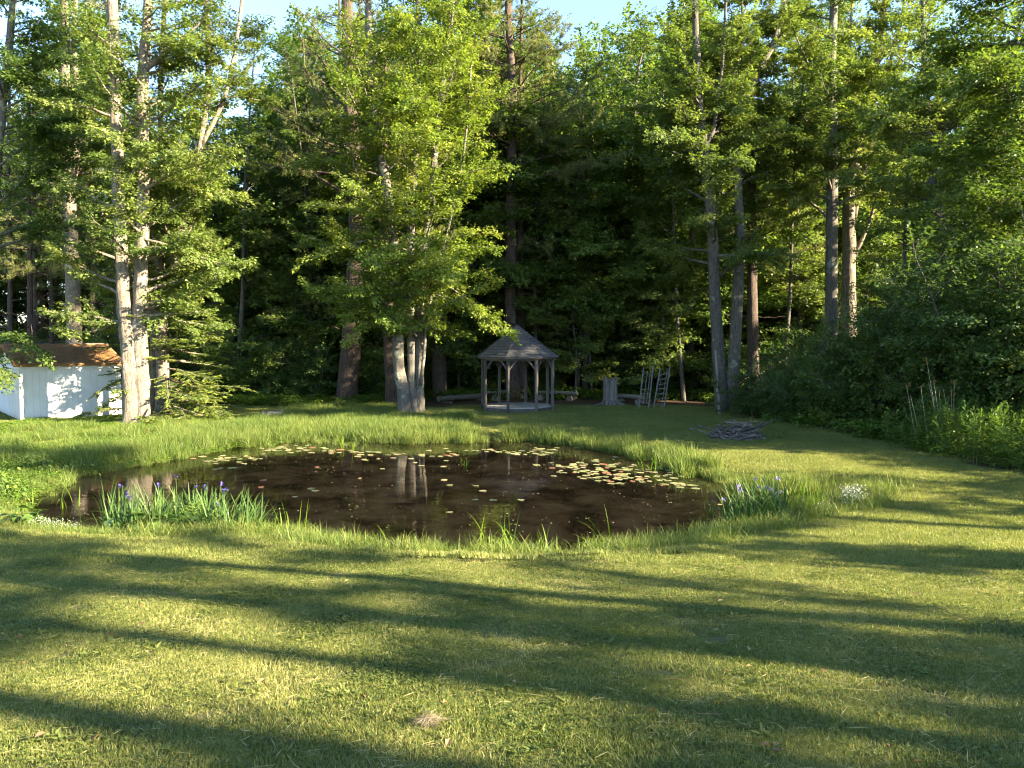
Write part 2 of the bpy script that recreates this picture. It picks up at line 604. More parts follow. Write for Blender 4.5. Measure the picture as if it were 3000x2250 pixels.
def leaf_quads(P, D, Nn, L, W, rng, fold=0.25):
    """folded kite-shaped leaves: 4 vertices, 2 triangles each"""
    n = len(P)
    D = norm(D)
    S = norm(np.cross(D, Nn))
    Nn = np.cross(S, D)
    L = np.asarray(L).reshape(-1, 1) * np.ones((n, 1))
    W = np.asarray(W).reshape(-1, 1) * np.ones((n, 1))
    mid = P + D * L * 0.45 + Nn * W * fold
    V = np.stack([P, mid + S * W * 0.5, P + D * L, mid - S * W * 0.5], 1).reshape(-1, 3)
    i = np.arange(n)[:, None] * 4
    F = np.concatenate([i + np.array([[0, 1, 2]]), i + np.array([[0, 2, 3]])])
    return V, F


def leaf_tris(P, D, Nn, L, W, rng):
    """small far leaves: one skewed triangle each"""
    D = norm(D)
    S = norm(np.cross(D, Nn)) * np.sign(rng.normal(0, 1, (len(P), 1)))
    L, W = np.asarray(L).reshape(-1, 1), np.asarray(W).reshape(-1, 1)
    V = np.stack([P, P + D * L * 0.6 + S * W * 0.6, P + D * L - S * W * 0.4], 1).reshape(-1, 3)
    return V, np.arange(len(P) * 3).reshape(-1, 3)


def tuft_tris(P, D, L, W, k, rng, spread_=0.75):
    """k thin needles fanning from each point"""
    n = len(P)
    D = np.repeat(norm(D), k, 0)
    P = np.repeat(P, k, 0)
    D = norm(D + rng.normal(0, spread_, D.shape))
    S = norm(np.cross(D, rng.normal(0, 1, D.shape)))
    L = np.repeat(np.asarray(L).reshape(-1, 1) * np.ones((n, 1)), k, 0) * rng.uniform(0.7, 1.2, (n * k, 1))
    V = np.stack([P - S * W * 0.5, P + S * W * 0.5, P + D * L], 1).reshape(-1, 3)
    return V, np.arange(n * k * 3).reshape(-1, 3)


DENSE = 1.5


class Tree:
    def __init__(self, seed):
        self.rng = np.random.default_rng(seed)
        self.trunk = MB()
        self.limb = self.trunk
        self.tw = []            # twigs: (4,3)
        self.twr = []           # tint of the twig
        self.LV, self.LF, self.LT, self.ln = [], [], [], 0

    def stem(self, pts, r0, r1, n=18, sides=12, flare=0.0, rough=0.04, part=None):
        P = curve(pts, n)
        rng = self.rng
        P[1:-1, :2] += rng.normal(0, rough * r0, (n - 2, 2))
        t = np.linspace(0, 1, n)
        Rr = r0 + (r1 - r0) * t ** 0.85
        if flare:
            z = P[:, 2] - P[0, 2]
            Rr = Rr * (1 + flare * np.exp(-np.abs(z) / 0.35))
        Rr = Rr * (1 + rng.normal(0, 0.03, n))
        tgt = part if part is not None else self.trunk
        n0 = tgt.n
        tgt.tube(P, Rr, sides)
        if r0 > 0.12:               # uneven, slightly fluted trunk
            V = tgt.V[-1]
            k = n * sides
            a = np.arange(sides) * 2 * math.pi / sides
            zz = np.arange(n)[:, None]
            f = 1 + 0.045 * np.sin(3 * a[None, :] + 0.5 * zz + rng.uniform(0, 6)) + 0.035 * np.sin(5 * a[None, :] - 0.8 * zz + rng.uniform(0, 6)) + rng.normal(0, 0.02, (n, sides))
            C = np.repeat(P, sides, 0)
            V[:k] = C + (V[:k] - C) * f.reshape(-1, 1)
        if flare:                   # lobed root flare
            V = tgt.V[-1]
            k = n * sides
            zz = (V[:k, 2] - P[0, 2]).reshape(n, sides)
            a = np.arange(sides) * 2 * math.pi / sides
            f = 1 + 0.22 * np.exp(-np.abs(zz) / 0.3) * np.sin(a * 4 + rng.uniform(0, 6))[None, :] + 0.04 * np.sin(a * 3 + 1)[None, :]
            C = np.repeat(P, sides, 0)
            V[:k] = C + (V[:k] - C) * f.reshape(-1, 1)
        return P, Rr

    def branch(self, p, d, length, r, lift=0.03, wander=0.14, twigs=True, step=0.24, tw_len=1.0, flat=0.3, sides=5, n=7, start=0.25):
        rng = self.rng
        B = grow_line(p, d, length, n, rng, lift, wander)
        Rr = np.linspace(r, max(0.008, r * 0.18), n)
        self.limb.tube(B, Rr, sides, cap=False)
        if twigs:
            ns = max(2, int(length / step))
            side = 1
            tint = rng.uniform(0.25, 0.75)
            for s in np.linspace(start, 1.0, ns):
                u = min(s + rng.uniform(-0.05, 0.05), 0.999) * (n - 1)
                i = min(int(max(u, 0)), n - 2)
                q = B[i] + (B[i + 1] - B[i]) * (u - i)
                bd = norm(B[i + 1] - B[i])
                lat = norm(np.cross(bd, UP) + 1e-6) * side
                side = -side
                a = rng.uniform(0.5, 1.2) if s < 0.97 else rng.uniform(0, 0.3)
                td = norm(bd * math.cos(a) + lat * math.sin(a) + np.array([0, 0, rng.normal(0.02, flat)]))
                l = ((0.22 + 0.42 * (1 - s)) * length * 0.55 + 0.3) * tw_len * rng.uniform(0.7, 1.2)
                T = grow_line(q, td, l, 4, rng, -0.02, 0.1)
                self.limb.tube(T[[0, 3]] if l < 0.7 else T[[0, 1, 3]], np.array([max(0.006, r * 0.2), 0.004]) if l < 0.7 else np.array([max(0.006, r * 0.2), 0.007, 0.004]), 3, cap=False)
                self.tw.append(T)
                self.twr.append(tint + rng.normal(0, 0.08))
        return B

    def leafed_stem(self, P, Rr, nb, t0, Lmax, el=(15, 45), top=True, az0=None, az_bias=None, shape=1.5, step=0.24, tw_len=1.0, flat=0.3, t1=1.0, lift=0.03, minr=0.02):
        rng = self.rng
        n = len(P)
        az = rng.uniform(0, 6.28) if az0 is None else az0
        nb = int(nb * DENSE)
        for b in range(nb):
            t = t0 + (t1 - t0) * (b + rng.uniform(0.1, 0.9)) / nb
            u = t * (n - 1)
            i = min(int(u), n - 2)
            p = P[i] + (P[i + 1] - P[i]) * (u - i)
            az += 2.4 + rng.normal(0, 0.35)
            a = az
            if az_bias is not None and rng.random() < az_bias[1]:
                a = az_bias[0] + rng.normal(0, 0.6)
            e = R(rng.uniform(*el)) * (0.6 + 0.7 * t)
            L = Lmax * min(1.0, (1 - t) * shape + 0.3) * rng.uniform(0.65, 1.15)
            d = np.array([math.cos(a) * math.cos(e), math.sin(a) * math.cos(e), math.sin(e)])
            self.branch(p, d, L, max(minr, Rr[i] * 0.33), lift=lift, step=step, tw_len=tw_len, flat=flat)
        if top:
            self.branch(P[-1], norm(P[-1] - P[-2]), Lmax * 0.35, Rr[-1] * 0.9, step=step * 0.7)

    def broad_leaves(self, count, L=0.115, lat=0.14, vert=0.06, W=0.85, droop=0.45, nz=0.4, tvar=0.16):
        if not self.tw:
            return
        rng = self.rng
        T = np.array(self.tw)
        ln = np.linalg.norm(np.diff(T, axis=1), axis=2).sum(1)
        k = rng.poisson(ln * count / ln.sum())
        i = np.repeat(np.arange(len(T)), k)
        n = len(i)
        s = rng.uniform(0.05, 1.05, n) * 3
        j = np.clip(s.astype(int), 0, 2)
        P = T[i, j] + (T[i, j + 1] - T[i, j]) * (s - j)[:, None]
        D = norm(T[i, 3] - T[i, 0])
        S = norm(np.cross(D, UP) + 1e-6)
        sg = rng.normal(0, 1, n)
        P = P + S * (sg * lat)[:, None] + np.c_[np.zeros((n, 2)), rng.normal(0, vert, n)]
        dirv = D * 0.7 + S * (np.sign(sg) * rng.uniform(0.2, 1.2, n))[:, None] + rng.normal(0, 0.35, (n, 3)) + np.array([0, 0, -droop])
        Nn = norm(np.array([0, 0, 1.0]) + rng.normal(0, nz, (n, 3)))
        LL = L * rng.uniform(0.5, 1.5, n)
        V, F = leaf_tris(P, dirv, Nn, LL, LL * W, rng)
        tint = np.clip(np.array(self.twr)[i] + rng.normal(0, tvar, n), 0, 1)
        self.addleaf(V, F, np.repeat(tint, 3))

    def needles_flat(self, per_m, L=0.17, W=0.04, tvar=0.15):
        rng = self.rng
        T = np.array(self.tw)
        ln = np.linalg.norm(np.diff(T, axis=1), axis=2).sum(1)
        k = rng.poisson(ln * per_m) + 1
        i = np.repeat(np.arange(len(T)), k)
        n = len(i)
        s = rng.uniform(0.0, 1.0, n) * 3
        j = np.clip(s.astype(int), 0, 2)
        P = T[i, j] + (T[i, j + 1] - T[i, j]) * (s - j)[:, None]
        D = norm(T[i, 3] - T[i, 0])
        S = norm(np.cross(D, UP) + 1e-6)
        sg = np.sign(rng.normal(0, 1, n))[:, None]
        dirv = D * 0.8 + S * sg * rng.uniform(0.3, 0.9, (n, 1)) + rng.normal(0, 0.15, (n, 3)) + np.array([0, 0, -0.1])
        Nn = norm(np.array([0, 0, 1.0]) + rng.normal(0, 0.35, (n, 3)))
        LL = L * rng.uniform(0.6, 1.3, n)
        V, F = leaf_quads(P, dirv, Nn, LL, W, rng, 0.35)
        # new growth at the shoot tips is paler
        tint = np.clip(np.array(self.twr)[i] * 0.6 + 0.45 * (s / 3) ** 2 + rng.normal(0, tvar, n), 0, 1)
        self.addleaf(V, F, np.repeat(tint, 4))

    def needles_tuft(self, per_m, L=0.15, W=0.018, k=8, tvar=0.12):
        rng = self.rng
        T = np.array(self.tw)
        ln = np.linalg.norm(np.diff(T, axis=1), axis=2).sum(1)
        c = rng.poisson(ln * per_m) + 1
        i = np.repeat(np.arange(len(T)), c)
        n = len(i)
        s = rng.uniform(0.15, 1.0, n) ** 0.7 * 3
        j = np.clip(s.astype(int), 0, 2)
        P = T[i, j] + (T[i, j + 1] - T[i, j]) * (s - j)[:, None] + rng.normal(0, 0.05, (n, 3))
        D = norm(norm(T[i, 3] - T[i, 0]) + np.array([0, 0, 0.35]) + rng.normal(0, 0.3, (n, 3)))
        V, F = tuft_tris(P, D, L, W, k, rng)
        tint = np.clip(np.array(self.twr)[i] + rng.normal(0, tvar, n), 0, 1)
        self.addleaf(V, F, np.repeat(tint, 3 * k))

    def addleaf(self, V, F, t):
        self.LV.append(V)
        self.LF.append(F + self.ln)
        self.LT.append(t)
        self.ln += len(V)

    def meshes(self, name, base, bark, leaf, limb_mat=None):
        base = np.asarray(base, float)
        out = {}
        for nm, mb, mt in (('trunk', self.trunk, bark),):
            if mb.n:
                mb.V = [np.concatenate(mb.V) - base]
                mb.tint = [np.concatenate(mb.tint)]
                out[nm] = mb.mesh(name + '_' + nm, mt, True)
        if self.ln:
            out['crown'] = mesh_np(name + '_crown', np.concatenate(self.LV) - base, np.concatenate(self.LF), leaf, np.concatenate(self.LT))
        return out


def place_tree(name, label, meshes, loc, rotz=0.0, scale=1.0, group=None, category='tree'):
    o = thing(name, label, category, loc, rotz, group)
    o.scale = (scale, scale, scale)
    for part, me in meshes.items():
        obj(part, me, o)
    return o


NLEAF = 0


def finish(t, name, label, base, bark, leaf, limb_mat=None, category='tree', group=None):
    base = np.array([base[0], base[1], hz(base[0], base[1]) - 0.05])
    return place_tree(name, label, t.meshes(name, base, bark, leaf, limb_mat), base, group=group, category=category)


def px_line(pts, d, dz=None):
    """stem through photograph points at depth d (or a depth per point)"""
    out = []
    for i, p in enumerate(pts):
        dd = d if len(p) == 2 else p[2]
        out.append(at(p[0], p[1], dd))
    return np.array(out)


def rooted(P):
    P = np.array(P)
    P[0, 2] = hz(P[0, 0], P[0, 1]) - 0.12
    return P


exec_trees = []

# --- big pale double trunk in front of the shed
t = Tree(11)
d = 25.3
S1 = rooted(px_line([(388, 1255), (384, 1120), (376, 1000), (364, 880), (352, 650), (340, 330), (332, 110), (330, -250)], d))
S2 = rooted(px_line([(413, 1255), (413, 1100), (408, 960), (412, 850), (420, 600), (420, 253), (428, 90), (455, -250)], d + 0.1))
P1, R1 = t.stem(S1, 0.29, 0.13, 34, 18, 0.35)
P2, R2 = t.stem(S2, 0.28, 0.13, 34, 18, 0.35)
t.leafed_stem(P1, R1, 20, 0.34, 2.6, (5, 40), az_bias=(2.2, 0.55))
t.leafed_stem(P2, R2, 24, 0.30, 3.1, (0, 35), az_bias=(0.15, 0.65))
for (px, py, az, el, L, r) in [(322, 60, 2.4, 55, 3.0, .09), (432, 200, 0.2, 45, 2.6, .09), (355, 300, 2.8, 60, 2.5, .05), (420, 380, -0.2, 25, 3.2, .06), (415, 560, -0.3, 5, 3.6, .06), (416, 700, -0.2, -2, 3.4, .05), (352, 620, 3.3, 10, 2.2, .05)]:
    t.branch(at(px, py, d), np.array([math.cos(az) * math.cos(R(el)), math.sin(az) * math.cos(R(el)), math.sin(R(el))]), L, r, step=0.25)
t.broad_leaves(78200, 0.090)
finish(t, 'maple_tree', 'pale grey double-trunked maple standing in front of the white shed', S1[0], MAT['bark_grey'], MAT['maple'])

# --- leaning pale trunks right behind the double trunk
t = Tree(12)
d = 26.8
S1 = rooted(px_line([(472, 1240), (474, 1080), (468, 930), (485, 850), (511, 781), (547, 610), (583, 452), (610, 249), (606, 60), (600, -150)], d))
S2 = rooted(px_line([(446, 1238), (450, 1100), (456, 950), (470, 760), (480, 560), (470, 300), (480, 60), (490, -100)], d + .3))
P1, R1 = t.stem(S1, 0.20, 0.07, 26, 12, 0.25)
P2, R2 = t.stem(S2, 0.18, 0.06, 24, 12, 0.25)
F1 = px_line([(588, 430), (646, 316), (673, 226), (696, 100), (720, -100)], d)
P3, R3 = t.stem(F1, 0.09, 0.05, 12, 8)
t.leafed_stem(P1, R1, 16, 0.45, 2.2, (10, 45))
t.leafed_stem(P2, R2, 14, 0.4, 2.3, (5, 45))
t.leafed_stem(P3, R3, 10, 0.2, 1.8, (10, 50))
t.broad_leaves(40800, 0.090)
finish(t, 'maple_tree', 'slim pale maple leaning to the side behind the double trunk', S1[0], MAT['bark_grey'], MAT['maple'])

# --- tall pale tree behind the shed roof
t = Tree(13)
d = 32.5
S1 = rooted(px_line([(222, 1200), (216, 900), (206, 600), (200, 400), (192, 150), (190, -200)], d))
P1, R1 = t.stem(S1, 0.33, 0.14, 24, 12, 0.2)
F1 = px_line([(208, 545), (222, 470), (226, 300), (218, 80), (235, -150)], d)
P2, R2 = t.stem(F1, 0.17, 0.08, 14, 10)
t.leafed_stem(P1, R1, 22, 0.42, 3.0, (0, 45), az_bias=(1.57, 0.55))
t.leafed_stem(P2, R2, 12, 0.15, 2.6, (10, 45))
t.broad_leaves(42500, 0.098)
finish(t, 'maple_tree', 'tall straight pale trunk rising behind the mossy shed roof', S1[0], MAT['bark_grey'], MAT['forest'])

# --- leaning tree at the left edge
t = Tree(14)
S1 = rooted(px_line([(-60, 1230), (-30, 900), (-15, 600), (5, 330), (25, 150), (45, -50)], 27.0))
P1, R1 = t.stem(S1, 0.2, 0.1, 20, 10, 0.2)
t.leafed_stem(P1, R1, 22, 0.3, 3.0, (0, 40), az_bias=(0.0, 0.4))
for (px, py, tx, ty, dd) in [(-32, 960, 90, 1005, 25.6), (-40, 1020, 15, 1110, 25.0)]:
    a, b = at(px, py, 27.0), at(tx, ty, dd)
    t.branch(a, b - a, np.linalg.norm(b - a) * 1.1, .035, lift=0.0, wander=0.06, step=.2, tw_len=.7)
t.broad_leaves(40800, 0.090)
finish(t, 'maple_tree', 'dark leafy maple leaning in at the left edge above the shed', S1[0], MAT['bark_maple'], MAT['forest'])

# --- bright multi-stemmed maple by the pond
t = Tree(15)
d = 29.3
stems = [([(1188, 1216), (1180, 1140), (1166, 1060), (1166, 950), (1168, 850), (1140, 600), (1110, 400), (1095, 330), (1082, 158), (1078, -60), (1070, -250)], .26, .09),
         ([(1212, 1216), (1206, 1110), (1205, 950), (1200, 800), (1212, 560), (1222, 300), (1225, 60), (1215, -200)], .18, .08),
         ([(1228, 1216), (1226, 1120), (1229, 950), (1238, 800), (1262, 560), (1290, 300), (1320, 60), (1340, -150)], .22, .08)]
for k, (pp, r0, r1) in enumerate(stems):
    S = rooted(px_line(pp, d + 0.15 * k))
    P, Rr = t.stem(S, r0, r1, 28, 14, 0.25)
    t.leafed_stem(P, Rr, 30, 0.24 if k != 1 else 0.4, 3.4, (-5, 38), shape=1.9, az_bias=(-1.57, 0.3), tw_len=0.9)
P, Rr = t.stem(px_line([(1232, 1130), (1244, 1020), (1250, 930), (1290, 760), (1330, 600), (1365, 400), (1380, 200)], d), .07, .035, 16, 7)
t.leafed_stem(P, Rr, 18, 0.25, 2.0, (0, 30), tw_len=0.9)
# long low limb that hangs over the top of the gazebo roof
for (px, py, dd, tgt, r) in [(1235, 850, 29.4, (1500, 945, 28.9), .05), (1232, 800, 29.4, (1455, 900, 28.6), .04), (1170, 850, 29.3, (1040, 880, 28.5), .05), (1168, 830, 29.3, (1010, 960, 28.0), .04), (1160, 700, 29.3, (900, 700, 27.8), .06), (1150, 640, 29.3, (930, 560, 28.0), .05), (1130, 520, 29.3, (890, 430, 28.5), .05)]:
    a, b = at(px, py, dd), at(*tgt)
    t.branch(a, norm(b - a + np.array([0, 0, .35])), np.linalg.norm(b - a) * 1.1, r, lift=-0.09, wander=0.06, step=0.22, n=9, tw_len=0.6, start=0.45)
t.broad_leaves(161500, 0.090)
finish(t, 'maple_tree', 'bright yellow-green multi-stemmed maple at the pond edge left of the gazebo', px_line([(1205, 1216)], d)[0], MAT['bark_maple'], MAT['centre'])


# --- white pines
def pine(seed, pts, d, r0, r1, name, label, whorls, Lmax, bark='bark_pine', t0=0.35, dens=13.0, dead=8, L=0.16):
    t = Tree(seed)
    S = rooted(px_line(pts, d)) if not isinstance(pts, np.ndarray) else pts
    P, Rr = t.stem(S, r0, r1, 26, 14, 0.22)
    rng = t.rng
    n = len(P)
    for w in range(whorls):
        tt = t0 + (1 - t0) * (w + 0.5) / whorls
        u = tt * (n - 1)
        i = min(int(u), n - 2)
        p = P[i] + (P[i + 1] - P[i]) * (u - i)
        a0 = rng.uniform(0, 6.28)
        for k in range(rng.integers(4, 6)):
            a = a0 + k * 6.28 / 5 + rng.normal(0, 0.2)
            e = R(rng.uniform(-4, 18) + 25 * (tt - t0))
            Lb = Lmax * min(1, (1 - tt) * 1.5 + 0.22) * rng.uniform(0.65, 1.1)
            t.branch(p, (math.cos(a) * math.cos(e), math.sin(a) * math.cos(e), math.sin(e)), Lb, max(0.02, Rr[i] * 0.22), lift=0.04, wander=0.1, step=0.25, tw_len=0.75, flat=0.25, start=0.35)
    for k in range(dead):
        tt = rng.uniform(0.12, t0)
        i = int(tt * (n - 1))
        a = rng.uniform(0, 6.28)
        t.branch(P[i], (math.cos(a), math.sin(a), rng.uniform(-0.2, 0.15)), rng.uniform(1.0, 2.4), 0.025, lift=-0.02, twigs=False)
    if whorls:
        t.needles_tuft(dens, L=L)
    return finish(t, name, label, S[0], MAT[bark], MAT['pine'])


pine(21, [(1012, 1190), (1030, 1000), (1042, 800), (1046, 600), (1032, 400), (1022, 200), (1015, -50), (1010, -300)], 34.0, 0.47, 0.2, 'pine_tree', 'thick dark furrowed pine trunk leaning slightly left of the bright maple', 12, 4.6, t0=0.42)
pine(22, [(1152, 1188), (1142, 1050), (1136, 900), (1130, 700), (1125, 400), (1120, 100)], 32.0, 0.29, 0.12, 'pine_tree', 'brown pine trunk directly behind the bright maple stems', 8, 3.2, t0=0.55)
pine(23, [(1288, 1160), (1283, 950), (1276, 700), (1272, 400), (1270, 100)], 37.0, 0.38, 0.16, 'pine_tree', 'dark pine trunk between the bright maple and the gazebo', 9, 3.8, t0=0.5)
pine(24, [(1503, 1150), (1496, 950), (1495, 700), (1497, 480), (1500, 270), (1492, 100), (1485, -150)], 36.5, 0.33, 0.14, 'pine_tree', 'dark pine with sunlit needle plumes towering behind the gazebo', 14, 5.6, t0=0.44, dens=26)
pine(25, [(1442, 1140), (1440, 980), (1438, 800), (1436, 500), (1430, 200)], 41.0, 0.36, 0.15, 'pine_tree', 'shaded pine trunk just left of the gazebo roof peak', 8, 3.8, t0=0.5)
pine(26, [(2207, 1110), (2205, 1000), (2203, 720), (2200, 400), (2195, 150)], 35.0, 0.3, 0.13, 'pine_tree', 'black-looking straight pine trunk above the dark shrubs', 9, 3.4, t0=0.42)
for k, (px, d, r) in enumerate([(28, 34.0, .13), (86, 33.5, .15), (101, 35.5, .1), (150, 38.0, .14), (270, 37.0, .12)]):
    pine(30 + k, [(px, 1180), (px + 2, 950), (px + 1, 700), (px - 3, 450), (px, 250)], d, r, 0.05, 'pine_tree',
         ['slender bare pine trunk at the far left above the shed', 'second slender pine trunk from the left above the shed roof', 'thinnest pine trunk beside the second one behind the shed',
          'slim shaded pine left of the tall pale trunk behind the shed', 'slim shaded pine right of the tall pale trunk behind the shed'][k], 9, 2.3, t0=0.36, dead=16, dens=12)


# --- spruce with spreading boughs beside the shed
t = Tree(41)
S = rooted(px_line([(492, 1236), (488, 1100), (484, 950), (480, 800), (478, 660)], 27.4))
P, Rr = t.stem(S, 0.13, 0.03, 22, 10, 0.2)
rng = t.rng
for b in range(84):
    tt = 0.10 + 0.88 * (b / 84)
    i = min(int(tt * 21), 20)
    a = b * 2.4 + rng.normal(0, .3)
    if rng.random() < 0.5:
        a = -0.5 + rng.normal(0, 0.6)
    e = R(-12 + 30 * tt + rng.normal(0, 6))
    Lb = (3.0 * (1 - tt) ** 0.75 + 0.4) * rng.uniform(0.75, 1.1)
    t.branch(P[i], (math.cos(a) * math.cos(e), math.sin(a) * math.cos(e), math.sin(e)), Lb, 0.03, lift=-0.015, wander=0.06, step=0.13, tw_len=0.62, flat=0.08, start=0.42, n=8)
t.needles_flat(75, 0.12, 0.034)
finish(t, 'spruce_tree', 'low spruce with wide layered boughs beside the double trunk', S[0], MAT['bark_grey'], MAT['spruce'], MAT['twig'])

# --- maples on the far right
t = Tree(51)
d = 30.0
S = rooted(px_line([(2118, 1212), (2108, 1080), (2095, 900), (2086, 700), (2072, 480), (2058, 390), (2045, 253), (2040, 113), (2030, -150)], d))
P, Rr = t.stem(S, .28, .1, 26, 12, 0.2)
t.leafed_stem(P, Rr, 30, 0.3, 3.2, (0, 40), tw_len=0.9, az_bias=(1.57, 0.55))
P2, R2 = t.stem(px_line([(2066, 430), (2090, 380), (2100, 300), (2120, 150), (2130, -100)], d), .1, .05, 14, 8)
t.leafed_stem(P2, R2, 12, 0.2, 2.2, (5, 40))
t.broad_leaves(71400, 0.101)
finish(t, 'maple_tree', 'tall dark maple behind the thin grey post near the ladders', S[0], MAT['bark_dark'], MAT['maple'])

t = Tree(52)
d = 32.0
S = rooted(px_line([(2146, 1120), (2158, 921), (2168, 740), (2166, 640), (2156, 475), (2172, 316), (2226, 203), (2271, 113), (2294, 0), (2330, -200)], d))
P, Rr = t.stem(S, .27, .08, 28, 12, 0.2)
t.leafed_stem(P, Rr, 26, 0.34, 3.0, (0, 40), az_bias=(1.57, 0.55))
P2, R2 = t.stem(px_line([(2172, 320), (2150, 230), (2175, 120), (2170, -100)], d), .11, .05, 12, 8)
t.leafed_stem(P2, R2, 12, 0.2, 2.4, (5, 40))
t.broad_leaves(68000, 0.101)
finish(t, 'maple_tree', 'grey maple with a forked crooked top right of the tall dark maple', S[0], MAT['bark_maple'], MAT['maple'])

t = Tree(53)
d = 32.5
S = rooted(px_line([(2432, 1120), (2435, 900), (2437, 650), (2437, 450), (2436, 280), (2440, 120), (2448, -200)], d))
P, Rr = t.stem(S, .31, .13, 26, 12, 0.2)
t.leafed_stem(P, Rr, 28, 0.36, 3.2, (-5, 35), tw_len=0.9, az_bias=(1.57, 0.3))
for (px, py, tx, ty, L, r) in [(2432, 495, 2300, 440, 4.2, .1), (2430, 640, 2330, 560, 3.2, .07), (2440, 300, 2330, 120, 4.0, .09)]:
    a, b = at(px, py, d), at(tx, ty, d - 1)
    t.branch(a, b - a, L, r, lift=-0.03, wander=0.08)
t.broad_leaves(68000, 0.101)
finish(t, 'maple_tree', 'straight grey maple rising out of the dark shrubs, with a long side limb', S[0], MAT['bark_maple'], MAT['maple'])

t = Tree(54)
d = 34.5
S = rooted(px_line([(2488, 1120), (2486, 900), (2486, 700), (2490, 560), (2506, 450), (2530, 360), (2548, 290), (2580, 120), (2600, -150)], d))
P, Rr = t.stem(S, .36, .1, 26, 12, 0.2)
t.leafed_stem(P, Rr, 20, 0.45, 3.2, (10, 50))
for pp, r in [([(2500, 640), (2530, 500), (2590, 300), (2680, 60), (2740, -120)], .15), ([(2506, 450), (2480, 330), (2490, 150), (2500, -100)], .12), ([(2530, 360), (2600, 200), (2640, 60), (2660, -120)], .1), ([(2500, 760), (2550, 640), (2600, 470), (2640, 330)], .1)]:
    P2, R2 = t.stem(px_line(pp, d), r, r * 0.35, 14, 8)
    t.leafed_stem(P2, R2, 11, 0.35, 2.4, (10, 50))
t.broad_leaves(54400, 0.101)
finish(t, 'maple_tree', 'pale many-limbed maple fanning upward on the right', S[0], MAT['bark_grey'], MAT['centre'])

t = Tree(55)
d = 27.0
S = rooted(px_line([(2790, 1150), (2775, 900), (2755, 650), (2738, 560), (2722, 430), (2716, 300), (2705, 150), (2700, -100)], d))
P, Rr = t.stem(S, .2, .06, 24, 10, 0.2)
t.leafed_stem(P, Rr, 24, 0.3, 2.6, (0, 40))
P2, R2 = t.stem(px_line([(2732, 450), (2760, 405), (2800, 345), (2880, 270), (2960, 150), (3010, 0)], d), .11, .04, 14, 8)
t.leafed_stem(P2, R2, 16, 0.15, 2.2, (0, 40))
t.broad_leaves(47600, 0.094)
finish(t, 'maple_tree', 'dark slender maple with a wide side fork against the sky on the right', S[0], MAT['bark_dark'], MAT['maple'])

t = Tree(56)
S = rooted(px_line([(3160, 1250), (3130, 900), (3090, 500), (3040, 200), (3000, -100), (2980, -300)], 21.0))
P, Rr = t.stem(S, .2, .07, 24, 10, 0.2)
t.leafed_stem(P, Rr, 34, 0.22, 3.2, (-5, 35), az_bias=(3.14, 0.5))
t.broad_leaves(68000, 0.094)
finish(t, 'maple_tree', 'dark leafy tree overhanging the right edge', S[0], MAT['bark_dark'], MAT['forest'])

# --- smaller understorey trees behind the gazebo and ladders
t = Tree(61)
S = rooted(px_line([(1572, 1120), (1570, 1000), (1566, 850), (1572, 690), (1590, 500), (1580, 350)], 38.0))
P, Rr = t.stem(S, .14, .05, 22, 8, 0.15)
t.leafed_stem(P, Rr, 30, 0.3, 3.0, (0, 35))
t.broad_leaves(40800, 0.101)
finish(t, 'maple_tree', 'slender dark-stemmed maple just right of the gazebo roof', S[0], MAT['bark_dark'], MAT['forest'])
t = Tree(62)
S = rooted(px_line([(1832, 1130), (1830, 950), (1828, 800), (1826, 650), (1840, 480)], 40.0))
P, Rr = t.stem(S, .15, .05, 20, 8, 0.15)
t.leafed_stem(P, Rr, 30, 0.25, 3.0, (0, 35))
t.broad_leaves(40800, 0.101)
finish(t, 'maple_tree', 'thin grey-stemmed maple behind the pale stump', S[0], MAT['bark_dark'], MAT['forest'])

for k, (px, d, r, H, lean, lb) in enumerate([(1690, 38.5, .11, 15, 8, 'slim dark tree above the log bench right of the gazebo'), (1735, 37.5, .08, 12, -6, 'slim dark stem left of the stump'), (1935, 37.5, .12, 16, 10, 'slim tree rising behind the right ladder'),
                                             (2005, 35.5, .10, 14, -12, 'slim tree between the ladders and the tall dark maple'), (2290, 36.0, .12, 17, 10, 'slim tree behind the low shrubs right of the black pine'), (2352, 38.5, .10, 16, -8, 'slim dark tree left of the straight grey maple'),
                                             (2610, 29.5, .12, 15, 14, 'slim leafy tree right of the many-limbed maple'), (2890, 26.5, .12, 13, 20, 'slim leafy tree behind the tall shrubs at the right'), (930, 37.0, .12, 15, -10, 'slim shaded tree left of the leaning pine'), (690, 36.0, .13, 16, 12, 'slim shaded tree between the spruce and the leaning pine')]):
    t = Tree(70 + k)
    b0 = at(px, 1100, d)
    z0 = hz(b0[0], b0[1])
    dx = lean * d / FPX
    S = np.array([[b0[0], b0[1], z0 - .1], [b0[0] + dx * 2, b0[1], z0 + H * .3], [b0[0] + dx * 3, b0[1] + .2, z0 + H * .65], [b0[0] + dx * 6, b0[1], z0 + H]])
    P, Rr = t.stem(S, r, .03, 20, 8, .15)
    t.leafed_stem(P, Rr, 22, .3, 2.4, (0, 42), az_bias=(1.57, .4))
    t.broad_leaves(17000, .1)
    finish(t, 'maple_tree', lb, S[0], MAT['bark_dark'], MAT['maple'] if px > 1000 else MAT['forest'])

